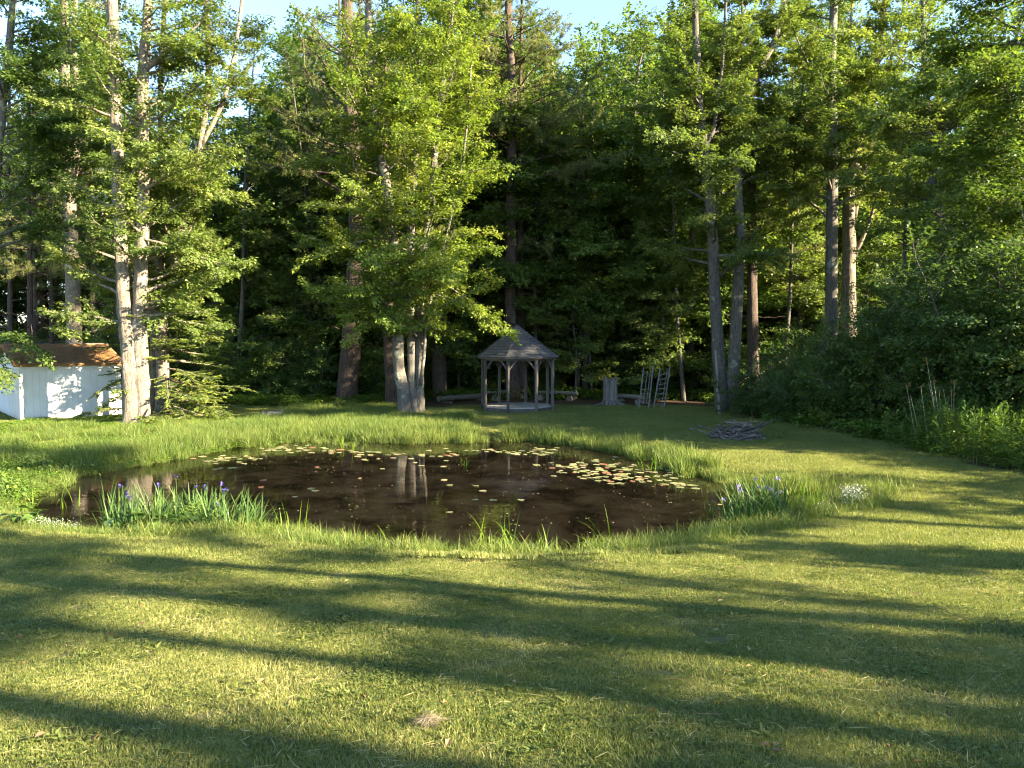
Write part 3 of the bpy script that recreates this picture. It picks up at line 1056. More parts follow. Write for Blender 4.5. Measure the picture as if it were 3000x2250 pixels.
# ---------------------------------------------------------------- woodland behind: shared tree kinds, each tree an object of its own
KINDS = []
for k in range(5):
    t = Tree(100 + k)
    H = [15, 17, 13, 19, 16][k]
    S = np.array([[0, 0, -0.2], [.2, .1, H * .3], [-.1, .2, H * .6], [.2, 0, H]])
    S[:, :2] += t.rng.normal(0, .25, (4, 2)) * np.linspace(0, 1, 4)[:, None]
    P, Rr = t.stem(S, 0.17 + 0.02 * k, 0.05, 16, 8, 0.15)
    t.leafed_stem(P, Rr, 38, [.22, .3, .12, .35, .2][k], [4.6, 4.2, 4.4, 4.8, 4.0][k], (0, 42), step=0.34)
    t.broad_leaves(52000, 0.14, lat=0.24)
    KINDS.append(t.meshes('woodland_tree', (0, 0, 0), MAT['bark_dark'], MAT['forest']))
for k in range(3):
    t = Tree(120 + k)
    H = [19, 16, 21][k]
    P, Rr = t.stem(np.array([[0, 0, -0.2], [.1, .1, H * .5], [0, 0, H]]), 0.26, 0.03, 16, 9, 0.2)
    for w in range(14):
        tt = 0.28 + 0.7 * w / 14
        i = int(tt * 15)
        for q in range(5):
            a = q * 1.26 + w * 0.8 + t.rng.normal(0, .2)
            e = R(t.rng.uniform(-8, 14))
            t.branch(P[i], (math.cos(a), math.sin(a), math.sin(e)), 3.6 * min(1, (1 - tt) * 1.4 + .2) * t.rng.uniform(.6, 1.1), .035, step=.32, tw_len=.8, start=.35)
    t.needles_tuft(9.0, L=.2, W=.026, k=8)
    KINDS.append(t.meshes('woodland_pine', (0, 0, 0), MAT['bark_pine'], MAT['pine']))


def wood_tree(x, y, k, s, rz, label, group):
    nm = 'woodland_pine' if k >= 5 else 'woodland_tree'
    return place_tree(nm, label, (EKINDS if k < 0 else KINDS)[-k - 1 if k < 0 else k], (x, y, hz(x, y) - 0.05), rz, s, group, 'tree')


rng = np.random.default_rng(77)
spots = []
for k in range(4000):
    y = rng.uniform(38, 62)
    x = rng.uniform(-0.78 * y, 0.70 * y)
    if all((x - a) ** 2 + (y - b) ** 2 > (5.2 if x > 5 and y < 48 else 4.3 if (x > 2 and y < 48) or x < -14 else 3.0) ** 2 for a, b in spots):
        spots.append((x, y))
    if len(spots) >= 100:
        break
ZONES = [(-9, 330, 'behind the shed'), (330, 800, 'behind the double trunk and spruce'), (800, 1130, 'around the leaning pine'), (1130, 1400, 'behind the bright maple'), (1400, 1640, 'behind the gazebo'),
         (1640, 2040, 'behind the stump and ladders'), (2040, 2400, 'behind the tall dark maple'), (2400, 2700, 'behind the straight grey maple'), (2700, 9999, 'at the far right')]


def woods_zone(x, y, split):
    px = 1500 + FPX * x / y
    z = [n for a, b, n in ZONES if px < b][0]
    return ('front ' if y < split else 'deep ') + 'woods ' + z


for x, y in spots:
    k = int(rng.integers(0, 8)) if x < 2 else int(rng.choice([0, 1, 2, 3, 4, 0, 2, 5]))
    s_ = rng.uniform(.9, 1.3)
    q = x / y
    HH = [15, 17, 13, 19, 16, 19, 16, 21][k]
    if -.3 < q < .25:
        s_ = min(max(s_, .42 * y / HH), 1.6)
    if .04 < q < .08 or -.39 < q < -.32 or .5 < q < .62:      # where the treetops stay low and the sky shows
        s_ = min(s_, (.31 * y + 2.0) / HH)
    nm = 'shaded pine' if k >= 5 else 'leafy broadleaf tree'
    z = woods_zone(x, y, 49)
    wood_tree(x, y, k, s_, rng.uniform(0, 6.28), '%s in the %s' % (nm, z), '%ss in the %s' % (nm, z))

UNDER = []
for k in range(3):
    t = Tree(160 + k)
    H = [7.0, 8.5, 6.0][k]
    P, Rr = t.stem(np.array([[0, 0, -.1], [.15, .05, H * .35], [-.1, .15, H * .7], [.15, 0, H]]), .075, .02, 14, 7, .1)
    t.leafed_stem(P, Rr, 22, .16, 2.5, (-5, 30), step=.26)
    t.broad_leaves(20000, .11, lat=.18)
    UNDER.append(t.meshes('understorey_tree', (0, 0, 0), MAT['bark_dark'], MAT['forest'] if k else MAT['maple']))
us = []
for q in range(4000):
    y = rng.uniform(36.5, 45)
    x = rng.uniform(-.42 * y, .48 * y)
    if all((x - a) ** 2 + (y - b) ** 2 > 2.9 ** 2 for a, b in us):
        us.append((x, y))
    if len(us) >= 44:
        break
for q, (x, y) in enumerate(us):
    z = woods_zone(x, y, 41)
    place_tree('understorey_tree', 'young low-branched maple in the ' + z, UNDER[q % 3], (x, y, hz(x, y) - .03), rng.uniform(0, 6.28), rng.uniform(.75, 1.3), 'young maples in the ' + z)

# trees beyond the right edge, whose crowns and trunks throw the long shadows over the lawn
EKINDS = []
for k in range(3):
    t = Tree(140 + k)
    H = [17, 19, 9][k]
    P, Rr = t.stem(np.array([[0, 0, -.2], [.15, .1, H * .4], [-.1, .1, H * .7], [.1, 0, H]]), [.24, .28, .11][k], .05, 16, 8, .15)
    t.leafed_stem(P, Rr, [16, 15, 22][k], [.62, .66, .25][k], [3.0, 3.2, 1.3][k], (0, 40), step=.3)
    t.leafed_stem(P, Rr, [6, 5, 2][k], .2, [2.0, 2.4, 1.0][k], (-5, 25), step=.4, t1=.6, top=False)
    t.broad_leaves([13000, 13000, 6000][k], .16, lat=.2)
    EKINDS.append(t.meshes('edge_tree', (0, 0, 0), MAT['bark_dark'], MAT['forest']))
OFF = [(27, 19.5, 2), (31, 23, 2), (22, 27, 2), (22.5, 22.4, 4), (27, 22.6, 0),
       (24, 24.8, 4), (30, 19.6, 4),
       (28, 3.7, -2), (17.5, 4.6, -3), (19, 0.2, -1), (24, -2.6, -3), (21, -1.7, -2), (20, -4.0, -2), (22, -3.4, -1), (23, -8.2, -2), (19, -6.4, -1), (18, -8.9, -3), (24, -10.4, -1)]
for x, y, k in OFF:
    wood_tree(x, y, k, rng.uniform(.85, 1.05) if k < 0 else (1.05 if y > 24 or x == 30 else .85), rng.uniform(0, 6.28), 'broadleaf tree beyond the right edge of the lawn', 'trees beyond the right edge of the lawn')
print('tris', sum(len(m.polygons) for m in bpy.data.meshes))

# ---------------------------------------------------------------- shrubs
SHRUBS = []
for k in range(4):
    t = Tree(200 + k)
    rg = t.rng
    H = 3.0
    for q in range(11):
        a, e = q * 2.4 + rg.normal(0, .3), R(rg.uniform(38, 85))
        l = H * rg.uniform(.7, 1.1)
        p0 = np.array([rg.normal(0, .25), rg.normal(0, .25), -0.1])
        P, Rr = t.stem(grow_line(p0, (math.cos(a) * math.cos(e), math.sin(a) * math.cos(e), math.sin(e)), l, 6, rg, .02, .12), .035, .012, 10, 5)
        t.leafed_stem(P, Rr, 9, .12, 1.0, (-10, 35), step=.2, minr=.008)
    t.broad_leaves(26000, [.08, .07, .085, .075][k], lat=.1, vert=.06)
    SHRUBS.append(t.meshes('shrub', (0, 0, 0), MAT['bark_dark'], MAT['dark'] if k < 2 else MAT['forest']))


TALL = []
for k in range(3):
    t = Tree(220 + k)
    rg = t.rng
    for q in range(9):
        a, e = q * 2.4 + rg.normal(0, .3), R(rg.uniform(50, 86))
        p0 = np.array([rg.normal(0, .4), rg.normal(0, .4), -0.1])
        P, Rr = t.stem(grow_line(p0, (math.cos(a) * math.cos(e), math.sin(a) * math.cos(e), math.sin(e)), 6.2 * rg.uniform(.7, 1.05), 7, rg, .01, .1), .06, .015, 12, 6)
        t.leafed_stem(P, Rr, 14, .08, 1.8, (-10, 35), step=.24, minr=.01, shape=2.0)
    t.broad_leaves(66000, .09, lat=.16, vert=.07)
    TALL.append(t.meshes('tall_shrub', (0, 0, 0), MAT['bark_dark'], MAT['dark'] if k != 1 else MAT['forest']))


def shrub(x, y, k, s, label, group=None, sz=1.0, rz=None):
    o = place_tree('shrub', label, SHRUBS[k], (x, y, hz(x, y) - .03), rng.uniform(0, 6.28) if rz is None else rz, s, group, 'shrub')
    o.scale = (s, s, s * sz)
    return o


EDGE = [(2225, 27.5, 2.0), (2320, 26.5, 2.4), (2420, 26.0, 2.8), (2370, 30.0, 3.5), (2500, 28.0, 3.8), (2520, 25.0, 2.9), (2610, 24.5, 3.7), (2700, 23.5, 4.5), (2660, 27.0, 4.6),
        (2790, 22.0, 4.6), (2890, 21.5, 5.2), (2990, 21.0, 6.2), (3100, 19.5, 6.0), (3080, 23.0, 7.0), (2840, 25.5, 5.4)]
EDGE_L = ['low dark shrub at the foot of the tall maple behind the post', 'low dark shrub behind the brush pile', 'rounded dark shrub right of the brush pile', 'broad blue-green shrub in front of the black pine trunk',
          'blue-green shrub around the foot of the straight grey maple', 'dark shrub with hollow shade beneath right of the brush pile', 'tall dark shrub left of the dry stalks', 'tall dark shrub behind the dry stalks',
          'tall shrub against the many-limbed maple', 'tall shrub behind the leafy perennials', 'tall shrub above the leafy perennials on the right', 'tallest dark shrub at the right edge', 'dark shrub just past the right edge', 'high dark shrub behind the right edge', 'high shrub behind the slender forked maple']
for k, (px, d, h) in enumerate(EDGE):
    p = at(px, 1000, d)
    if h > 4.0:
        place_tree('shrub', EDGE_L[k], TALL[k % 3], (p[0], p[1], hz(p[0], p[1]) - .05), rng.uniform(0, 6.28), h / 6.0, None, 'shrub')
    else:
        shrub(p[0], p[1], k % 4, h / 3.1, EDGE_L[k])

for x, y, k, h, lb in [(15.2, 9.4, 0, 3.6, 'unseen shrub added to shade the right of the lawn, nearest the viewer'), (16.2, 12.0, 2, 3.8, 'unseen shrub added to shade the right of the lawn, beyond the nearest one'), (15.0, 14.6, 1, 3.0, 'unseen shrub added for shade beside the perennials, outside the right edge')]:  # low shrubs out of view, added to cast shade over the right lawn
    shrub(x, y, k, h / 3.1, lb)
under = []
for k in range(3000):
    y = rng.uniform(35.5, 54)
    x = rng.uniform(-0.75 * y, 0.72 * y)
    if -6 < x < 10 and y < 37.6:
        continue
    if all((x - a) ** 2 + (y - b) ** 2 > 2.2 ** 2 for a, b in under):
        under.append((x, y))
    if len(under) >= 120:
        break
for x, y in under:
    zone = woods_zone(x, y, 44)
    shrub(x, y, int(rng.integers(0, 4)), rng.uniform(.6, 1.2) * (1.0 if y < 43 else 1.5), 'shaded shrub in the ' + zone, 'shaded shrubs in the ' + zone)

# far wood that reads as one mass
rg = np.random.default_rng(5)
nC = 3600
a = rg.uniform(-1.05, 1.05, nC)
dist = rg.uniform(58, 80, nC)
cx, cyy = np.sin(a) * dist, np.cos(a) * dist
hmax = 15 + 4 * wob(cx, cyy, 5.0)
cz = rg.uniform(0, 1, nC) ** 1.5 * hmax
k = 30
P = np.repeat(np.c_[cx, cyy, cz], k, 0) + rg.normal(0, 1, (nC * k, 3)) * np.array([1.1, 1.1, .45])
Nn = norm(np.array([0, 0, 1.0]) + rg.normal(0, .5, P.shape))
V, F = leaf_tris(P, rg.normal(0, 1, P.shape) + np.array([0, 0, -.3]), Nn, rg.uniform(.22, .42, len(P)), np.full(len(P), .25), rg)
tag(obj('far_woodland', mesh_np('far_woodland', V, F, MAT['forest'], np.repeat(np.clip(np.repeat(rg.uniform(.2, .8, nC), k) + rg.normal(0, .12, len(P)), 0, 1), 3))),
    'distant woodland filling the gaps between the trunks', kind='stuff')

# ---------------------------------------------------------------- shed
C1 = np.array([-17.1, 26.6])
A_ = R(41)
DX, DY = np.array([math.cos(A_), math.sin(A_)]), np.array([-math.sin(A_), math.cos(A_)])
SL, SD_, EAVE, RIDGE = 3.25, 5.0, 1.98, 2.66
sz0 = hz(*(C1 + DX * 1.6)) - 0.02
shed = thing('garden_shed', 'white board-sided shed with a mossy brown roof at the left edge', 'shed', (C1[0], C1[1], sz0), A_)
# local x runs along the lit front wall, local y goes back
wall = MB().box((SL / 2, SD_ / 2, EAVE / 2 - .02), (SL - .06, SD_ - .06, EAVE - .02))
for x0 in (0.03, SL - 0.03):
    wall.add(np.array([[x0, .03, EAVE - .04], [x0, SD_ - .03, EAVE - .04], [x0, SD_ / 2, RIDGE - .06]]), np.array([[0, 1, 2]]))
wall = wall.build('wall', MAT['white'], shed)
bw = SL / 16
bme = MB().box((0, 0, 0), (bw - .003, .024, EAVE - .10)).mesh('board', MAT['white'])
for i in range(16):
    obj('board', bme, wall, ((i + .5) * bw, .016, EAVE / 2 + .01))
sme = MB().box((0, 0, 0), (.024, SD_ / 14 - .012, EAVE - .10)).mesh('side_board', MAT['white'])
for i in range(14):
    obj('board', sme, wall, (.016, (i + .5) * SD_ / 14, EAVE / 2 + .01))
MB().box((SL / 2, -.025, EAVE - .09), (SL + .04, .03, .15)).build('fascia', MAT['white'], shed)
for x0 in (.06, SL - .06):
    MB().box((x0, -.014, EAVE / 2 - .06), (.11, .028, EAVE - .2)).build('corner_trim', MAT['white'], shed)


def roof_mat():
    m, nt, out = new_mat('mossy_roof')
    g = N(nt, 'ShaderNodeNewGeometry')
    n1 = noise(nt, 1.7, 5, .65, g.outputs['Position'])
    n2 = noise(nt, 16, 5, .7, g.outputs['Position'])
    col = ramp(nt, n1, [(.34, (.16, .15, .03)), (.46, (.22, .12, .04)), (.62, (.26, .105, .035)), (.75, (.12, .07, .04))])
    col = mixc(nt, .4, col, ramp(nt, n2, [(.3, (.05, .03, .015)), (.7, (.34, .17, .06))]))
    p = N(nt, 'ShaderNodeBsdfPrincipled')
    p.inputs['Roughness'].default_value = .95
    nt.links.new(col, p.inputs['Base Color'])
    b = N(nt, 'ShaderNodeBump')
    b.inputs['Strength'].default_value = .9
    b.inputs['Distance'].default_value = .05
    nt.links.new(n2, b.inputs['Height'])
    nt.links.new(b.outputs[0], p.inputs['Normal'])
    nt.links.new(p.outputs[0], out.inputs[0])
    return m


MAT['mossroof'] = roof_mat()
ov, half = .16, SD_ / 2
slope = math.atan2(RIDGE - EAVE, half)
roof = None
for sgn in (1, -1):
    ln = half / math.cos(slope) + ov
    nxr, nyr = 30, 16
    u, v = np.meshgrid(np.linspace(-ov, SL + ov, nxr), np.linspace(0, ln, nyr))
    zt = .035 * np.abs(((v / ln * 7) % 1) - 1) + .02 * wob(u * 3, v * 3, .5)
    yy = half - (v * math.cos(slope) - 0 * zt)
    Vt = np.stack([u, yy if sgn > 0 else 2 * half - yy, RIDGE + .03 - v * math.sin(slope) + zt], -1).reshape(-1, 3)
    Vb = Vt - np.array([0, 0, .09])
    ii = np.arange(nxr * nyr).reshape(nyr, nxr)
    q = np.stack([ii[:-1, :-1], ii[:-1, 1:], ii[1:, 1:], ii[1:, :-1]], -1).reshape(-1, 4)
    nn = nxr * nyr
    ed = np.concatenate([ii[0], ii[1:, -1], ii[-1, ::-1][1:], ii[::-1, 0][1:]])
    sq = np.stack([ed[:-1], ed[1:], ed[1:] + nn, ed[:-1] + nn], -1)
    obj('roof_slope', mesh_np('roof_slope', np.concatenate([Vt, Vb]), [q, q[:, ::-1] + nn, sq], MAT['mossroof']), shed)
MB().box((SL / 2, half, RIDGE + .045), (SL + 2 * ov, .16, .05)).build('ridge_cap', MAT['old_wood'], shed)
# needle litter lying on the roof
rg = np.random.default_rng(31)
nL = 4200
u, v = rg.uniform(0, SL, nL), rg.uniform(.05, 1, nL) ** .8 * half / math.cos(slope)
P = np.c_[u, half - v * math.cos(slope), RIDGE + .075 - v * math.sin(slope)]
a = rg.uniform(0, 6.28, nL)
D = np.c_[np.cos(a), np.sin(a), rg.normal(0, .15, nL)]
V, F = leaf_quads(P, D, norm(np.array([0, -.4, 1.]) + rg.normal(0, .2, P.shape)), rg.uniform(.05, .13, nL), .018, rg)
MAT['litter'] = foliage_mat('needle_litter', (.10, .055, .02), (.24, .12, .04), (.30, .19, .07), .1)
tag(obj('needle_litter', mesh_np('needle_litter', V, F, MAT['litter'], np.repeat(rg.uniform(0, 1, nL), 4)), shed), kind='stuff')

# ---------------------------------------------------------------- gazebo
GC = at(1515, 1200, 30.6)[:2]
gz = hz(*GC)
gaz = thing('gazebo', 'octagonal timber gazebo with a grey shingled roof on the lawn', 'gazebo', (GC[0], GC[1], gz))
GR, PH = 1.44, R(8)
ang = [PH + R(22.5 + 45 * k) for k in range(8)]
pts8 = [np.array([math.cos(a) * GR, math.sin(a) * GR]) for a in ang]
rg = np.random.default_rng(32)
for k, p in enumerate(pts8):
    nseg = 7
    z = np.linspace(-.1, 2.1, nseg)
    wob_ = rg.normal(0, .004, (nseg, 2))
    wob_[0] *= 0
    P = np.c_[p + wob_, z]
    MB().tube(P, .066 + rg.normal(0, .002, nseg), 6).build('post', MAT['old_wood'], gaz)
for k in range(8):
    a, b = pts8[k], pts8[(k + 1) % 8]
    e = norm(b - a)
    ln = np.linalg.norm(b - a)
    M = np.array([[e[0], -e[1], 0], [e[1], e[0], 0], [0, 0, 1]])
    MB().box((*(a + b) / 2, 2.06), (ln, .09, .12), M).build('beam', MAT['old_wood'], gaz)
    for (s, q) in ((1, a), (-1, b)):
        p0, p1 = q + e * s * .05, q + e * s * .36
        MB().tube([[*p0, 1.66], [*((p0 + p1) / 2 - 0), 1.86], [*p1, 2.02]], [.036, .034, .036], 6).build('brace', MAT['old_wood'], gaz)
# floor
oc = [np.array([math.cos(a) * (GR - .02), math.sin(a) * (GR - .02)]) for a in ang]
V = np.array([[*p, .20] for p in oc] + [[*p, .155] for p in oc])
fl = mesh_np('floor', V, [np.array([[0, 1, 2, 3], [0, 3, 4, 7], [4, 5, 6, 7], [11, 10, 9, 8], [15, 12, 11, 8], [15, 14, 13, 12]]), np.array([[i + 8, (i + 1) % 8 + 8, (i + 1) % 8, i] for i in range(8)])], MAT['deck'])
obj('floor', fl, gaz)
for k in range(8):
    a, b = oc[k] * .985, oc[(k + 1) % 8] * .985
    e = norm(b - a)
    M = np.array([[e[0], -e[1], 0], [e[1], e[0], 0], [0, 0, 1]])
    MB().box((*(a + b) / 2, .03), (np.linalg.norm(b - a), .04, .245), M).build('rim_board', MAT['old_wood'], gaz)
# roof: octagonal pyramid of shingle courses
RE, ZE, ZA = 1.68, 2.10, 3.34
NC = 12
roof = obj('roof', mesh_np('roof', np.array([[math.cos(a) * (RE - .03), math.sin(a) * (RE - .03), ZE] for a in ang] + [[0, 0, ZA - .05]] + [[math.cos(a) * (RE - .03), math.sin(a) * (RE - .03), ZE - .03] for a in ang]),
           [np.array([[i, (i + 1) % 8, 8] for i in range(8)]), np.array([[i + 9, (i + 1) % 8 + 9, (i + 1) % 8, i] for i in range(8)]), np.array([[9, 16, 15, 14], [9, 14, 13, 10], [10, 13, 12, 11]])], MAT['old_wood']), gaz)
shing = MB().box((0, 0, 0), (1, 1, .022)).mesh('shingle', MAT['shingle'])
back = MB()
for k in range(8):
    a, b = ang[k], ang[(k + 1) % 8]
    mid = (a + b if b > a else a + b + 2 * math.pi) / 2
    out2 = np.array([math.cos(mid), math.sin(mid)])
    tan2 = np.array([-math.sin(mid), math.cos(mid)])
    ap = RE * math.cos(R(22.5))
    sl = math.atan2(ZA - ZE, ap)
    face_len = math.hypot(ZA - ZE, ap)
    front = out2[1] < 0.30
    for c in range(NC):
        s0 = c / NC
        w = 2 * RE * math.sin(R(22.5)) * (1 - s0 - .25 / NC) + .01
        n = max(1, round(w / .2))
        cuts = np.linspace(-w / 2, w / 2, n + 1)
        if c % 2 and n > 1:
            cuts = np.concatenate([[-w / 2], (cuts[1:] + cuts[:-1]) / 2, [w / 2]])
            n += 1
        cuts[1:-1] += rg.normal(0, .02, n - 1)
        for j in range(n):
            wj, xm = max(.03, cuts[j + 1] - cuts[j] - .007), (cuts[j] + cuts[j + 1]) / 2
            hgt = face_len / NC * 1.2
            sc = s0 + .55 / NC + rg.normal(0, .004)
            base = out2 * ap * (1 - sc)
            pos = np.array([*(base + tan2 * xm), ZE + (ZA - ZE) * sc + .022])
            tilt = sl - .11 + rg.normal(0, .006)
            X = np.array([*tan2, 0])
            Y = np.array([*(-out2 * math.cos(tilt)), math.sin(tilt)])
            Z = np.cross(X, Y)
            if front:
                M = Matrix(np.c_[X * wj, Y * hgt, Z].tolist()).to_4x4()
                o = obj('shingle', shing, roof)
                M.translation = Vector(pos)
                o.matrix_local = M
            else:
                back.box(pos, (wj, hgt, .018), np.c_[X, Y, Z])
tag(back.build('shingle', MAT['shingle'], roof), kind='stuff')
for a in ang:
    P0, P1 = np.array([math.cos(a) * (RE - .02), math.sin(a) * (RE - .02), ZE + .035]), np.array([0, 0, ZA + .04])
    MB().tube([P0, P1], [.026, .02], 5).build('hip_cap', MAT['shingle'], roof)

# ---------------------------------------------------------------- ladders, stump, log benches, post, box
def bar(name, a, b, r, mat, parent, sides=6):
    return MB().tube([a, b], [r, r], sides).build(name, mat, parent)


def ladder(label, feet, tops, d, rungs, extra, depth_lean=.35):
    f0, f1 = at(*feet[0], d), at(*feet[1], d)
    z0 = hz(f0[0], f0[1])
    t0, t1 = at(*tops[0], d), at(*tops[1], d)
    f0[2] = hz(f0[0], f0[1]) - .02
    f1[2] = hz(f1[0], f1[1]) - .02
    t0[1] += depth_lean
    t1[1] += depth_lean
    o = thing('wooden_ladder', label, 'ladder', f0)
    T0, T1, F0, F1 = t0 - f0, t1 - f0, f0 - f0, f1 - f0
    bar('rail', F0, T0, .032, MAT['ladder'], o)
    bar('rail', F1, T1, .032, MAT['ladder'], o)
    for s in rungs:
        bar('rung', F0 + (T0 - F0) * s, F1 + (T1 - F1) * (s + .005), .018, MAT['ladder'], o)
    for (u0, s0, u1, s1) in extra:
        a = (F0 + (T0 - F0) * s0) * (1 - u0) + (F1 + (T1 - F1) * s0) * u0
        b = (F0 + (T0 - F0) * s1) * (1 - u1) + (F1 + (T1 - F1) * s1) * u1
        bar('stick', a + np.array([0, -.04, 0]), b + np.array([0, -.04, 0]), .014, MAT['ladder'], o)


MAT['ladder'] = wood_mat('ladder_wood', (.10, .09, .08), (.22, .20, .18), rnd=.1)
ladder('grey wooden ladder with two inner sticks, leaning nearer the stump', [(1872, 1197), (1900, 1196)], [(1890, 1078), (1918, 1074)], 31.6, (.14, .25, .36, .46), [(.35, .12, .45, .9), (.7, .12, .75, .9)])
ladder('grey wooden ladder with many rungs, the right one of the two', [(1914, 1198), (1945, 1196)], [(1939, 1080), (1968, 1074)], 31.4, (.13, .25, .37, .49, .6, .72, .84), [(.7, .02, .75, .95)])

sp = at(1788, 1170, 33.6)
st = thing('tree_stump', 'tall pale weathered tree stump with a broken rim near the ladders', 'stump', (sp[0], sp[1], hz(sp[0], sp[1]) - .03))
rg = np.random.default_rng(33)
na, nh = 40, 14
H = 1.16
V = []
aa = np.arange(na) * 2 * math.pi / na
flute = .035 * np.sin(aa * 9 + 1) + .025 * np.sin(aa * 5) + rg.normal(0, .012, na)
rim = H * (1 + .05 * np.sin(aa * 2 + 1) + rg.normal(0, .025, na)) - .26 * np.exp(-((aa - 4.45) / .13) ** 2) - .2 * np.exp(-((aa - 5.25) / .12) ** 2) - .12 * np.exp(-((aa - 4.8) / .08) ** 2)
for j in range(nh):
    s = j / (nh - 1)
    r = .27 + .11 * np.exp(-s * 7) + .03 * s
    r = r * (1 + flute * 1.3 * (1 + 1.5 * np.exp(-s * 5)))
    V.append(np.c_[np.cos(aa) * r, np.sin(aa) * r, rim * s])
for j in range(5):
    s = 1 - j * .13
    r = (.30 - .07) * (1 + flute)
    V.append(np.c_[np.cos(aa) * r, np.sin(aa) * r, np.minimum(rim * s, H * s) if j else rim - .01])
V = np.concatenate(V)
tot = nh + 5
i = np.arange(tot - 1)[:, None] * na
j = np.arange(na)[None]
F = np.stack([i + j, i + (j + 1) % na, i + na + (j + 1) % na, i + na + j], -1).reshape(-1, 4)
obj('stump_body', mesh_np('stump_body', V, F, MAT['stump'], smooth=False), st)
bar('rotten_core', (0, 0, 0), (0, 0, H * .52), .2, MAT['bark_pine'], st, 14)
for a, l in ((3.6, .7), (4.6, .45), (5.6, .6), (.3, .5)):
    c, s = math.cos(a), math.sin(a)
    MB().tube([[c * .28, s * .28, .16], [c * .45, s * .45, .06], [c * (.4 + l), s * (.4 + l), -.03]], [.1, .075, .03], 7).build('root', MAT['stump'], st, True)


def log_bench(label, a, b, thick, legs, seat_h):
    a, b = np.array(a, float), np.array(b, float)
    za, zb = hz(a[0], a[1]), hz(b[0], b[1])
    o = thing('log_bench', label, 'bench', (a[0], a[1], za))
    A, B = np.array([0, 0, seat_h - thick * .5]), np.array([b[0] - a[0], b[1] - a[1], zb - za + seat_h - thick * .5])
    P = curve(np.array([A, A * .6 + B * .4 + np.array([0, 0, .015]), B]), 9)
    sides = 12
    V, F, C = tube_np(P, thick * .62 * (1 + rg.normal(0, .04, 9)), sides)
    top = P[:, 2].max() + thick * .3
    V[:, 2] = np.minimum(V[:, 2], np.interp((V - A) @ norm(B - A), np.linspace(0, np.linalg.norm(B - A), 9), P[:, 2]) + thick * .38)
    obj('seat_log', mesh_np('seat_log', V, [F, C], MAT['log'], smooth=False), o)
    e = norm((B - A) * np.array([1, 1, 0]))
    nrm = np.array([-e[1], e[0], 0])
    for s in legs:
        c = A + (B - A) * s
        zl = seat_h - thick - .02
        c[2] = zl * .42
        r = zl * .58
        MB().tube([c - nrm * .27, c + nrm * .27], [r, r], 12).build('support_log', MAT['log'], o)
    return o


MAT['log'] = wood_mat('old_log', (.07, .058, .045), (.19, .165, .135), 8, (1, 1, 1), bump=.7)
log_bench('long dark log seat curving away left of the gazebo', onz(1284, 1184, 0)[:2], onz(1413, 1172, 0.02)[:2], .24, (.2, .93), .36)
log_bench('pale-topped log bench seen through the gazebo posts', onz(1424, 1173, .02)[:2], onz(1550, 1170, .02)[:2], .16, (.17, .85), .46)
log_bench('dark log bench right of the gazebo', onz(1576, 1172, .02)[:2], onz(1692, 1176, .02)[:2], .17, (.1, .84), .44)
log_bench('short pale log bench between the stump and the ladders', onz(1808, 1182, 0)[:2], onz(1886, 1186, 0)[:2], .2, (.12, .85), .42)

pp = at(2108, 1215, 29.0)
po = thing('wooden_post', 'thin pale wooden post standing against the tall dark maple', 'post', (pp[0], pp[1], hz(pp[0], pp[1]) - .05))
MB().tube([[0, 0, 0], [-.03, 0, .8], [-.12, .02, 1.75], [-.18, .02, 2.5]], [.06, .055, .05, .045], 6).build('pole', MAT['ladder'], po)
MB().box((-.1, -.08, 1.02), (.10, .06, .17), bev=.02).build('small_box', MAT['deck'], po)

tb = at(1503, 937, 36.0)
bx = thing('nest_box', 'small square wooden box fixed to the dark pine above the gazebo roof', 'nest box', (tb[0], tb[1], tb[2] - .13))
MB().box((0, 0, .13), (.20, .14, .26)).build('box_body', MAT['old_wood'], bx)
MB().box((0, -.02, .275), (.25, .2, .025)).build('lid', MAT['old_wood'], bx)

# ---------------------------------------------------------------- brush pile
bp = onz(2172, 1290, hz(6.2, 21.5))
pile = thing('brush_pile', 'low heap of grey sticks and branches on the lawn', 'brush pile', (bp[0], bp[1] + .35, hz(bp[0], bp[1] + .35)))
rg = np.random.default_rng(34)
sticks = []
for k in range(9):
    P = grow_line((-.5, 0, 0), (1, 0, 0), 1.0, 6, rg, 0, .10)
    sticks.append(MB().tube(P, np.linspace(.022, .012, 6) * (1 + .3 * (k % 3)), 5).mesh('stick', MAT['stick'] if 'stick' in MAT else MAT.setdefault('stick', wood_mat('dead_stick', (.05, .04, .034), (.17, .145, .125), 12, (.2, 1, 1), rnd=.5))))
for k in range(170):
    u = rg.uniform(-1, 1)
    w = rg.normal(0, .2)
    hmax = .55 * (1 - abs(u) ** 2.2) * math.exp(-(w / .35) ** 2) * (1.0 if u < .2 else .6)
    z = rg.uniform(.01, max(.03, hmax))
    l = rg.uniform(.45, .95)
    obj('stick', sticks[k % 9], pile, (u * .5, w, z * .9), (rg.normal(0, .3), rg.normal(0, .13), rg.choice([0, math.pi]) + rg.normal(0, .55)), (l, 1, 1))
for (x, z, l, ry, rz, s) in ((.42, .26, 1.0, -.55, .2, 1.9), (.36, .2, .9, -.5, .3, 1.6), (.55, .22, 1.1, .05, .1, 1.5), (-.8, .28, .9, .28, .1, .8), (-.95, .22, 1.0, .2, -.1, .7), (-.25, .5, .5, -1.3, 0, .5), (.2, .45, .45, -1.1, 0.3, .5)):
    obj('stick', sticks[int(rg.integers(0, 9))], pile, (x, -.15, z), (0, ry, rz), (l, s, s))

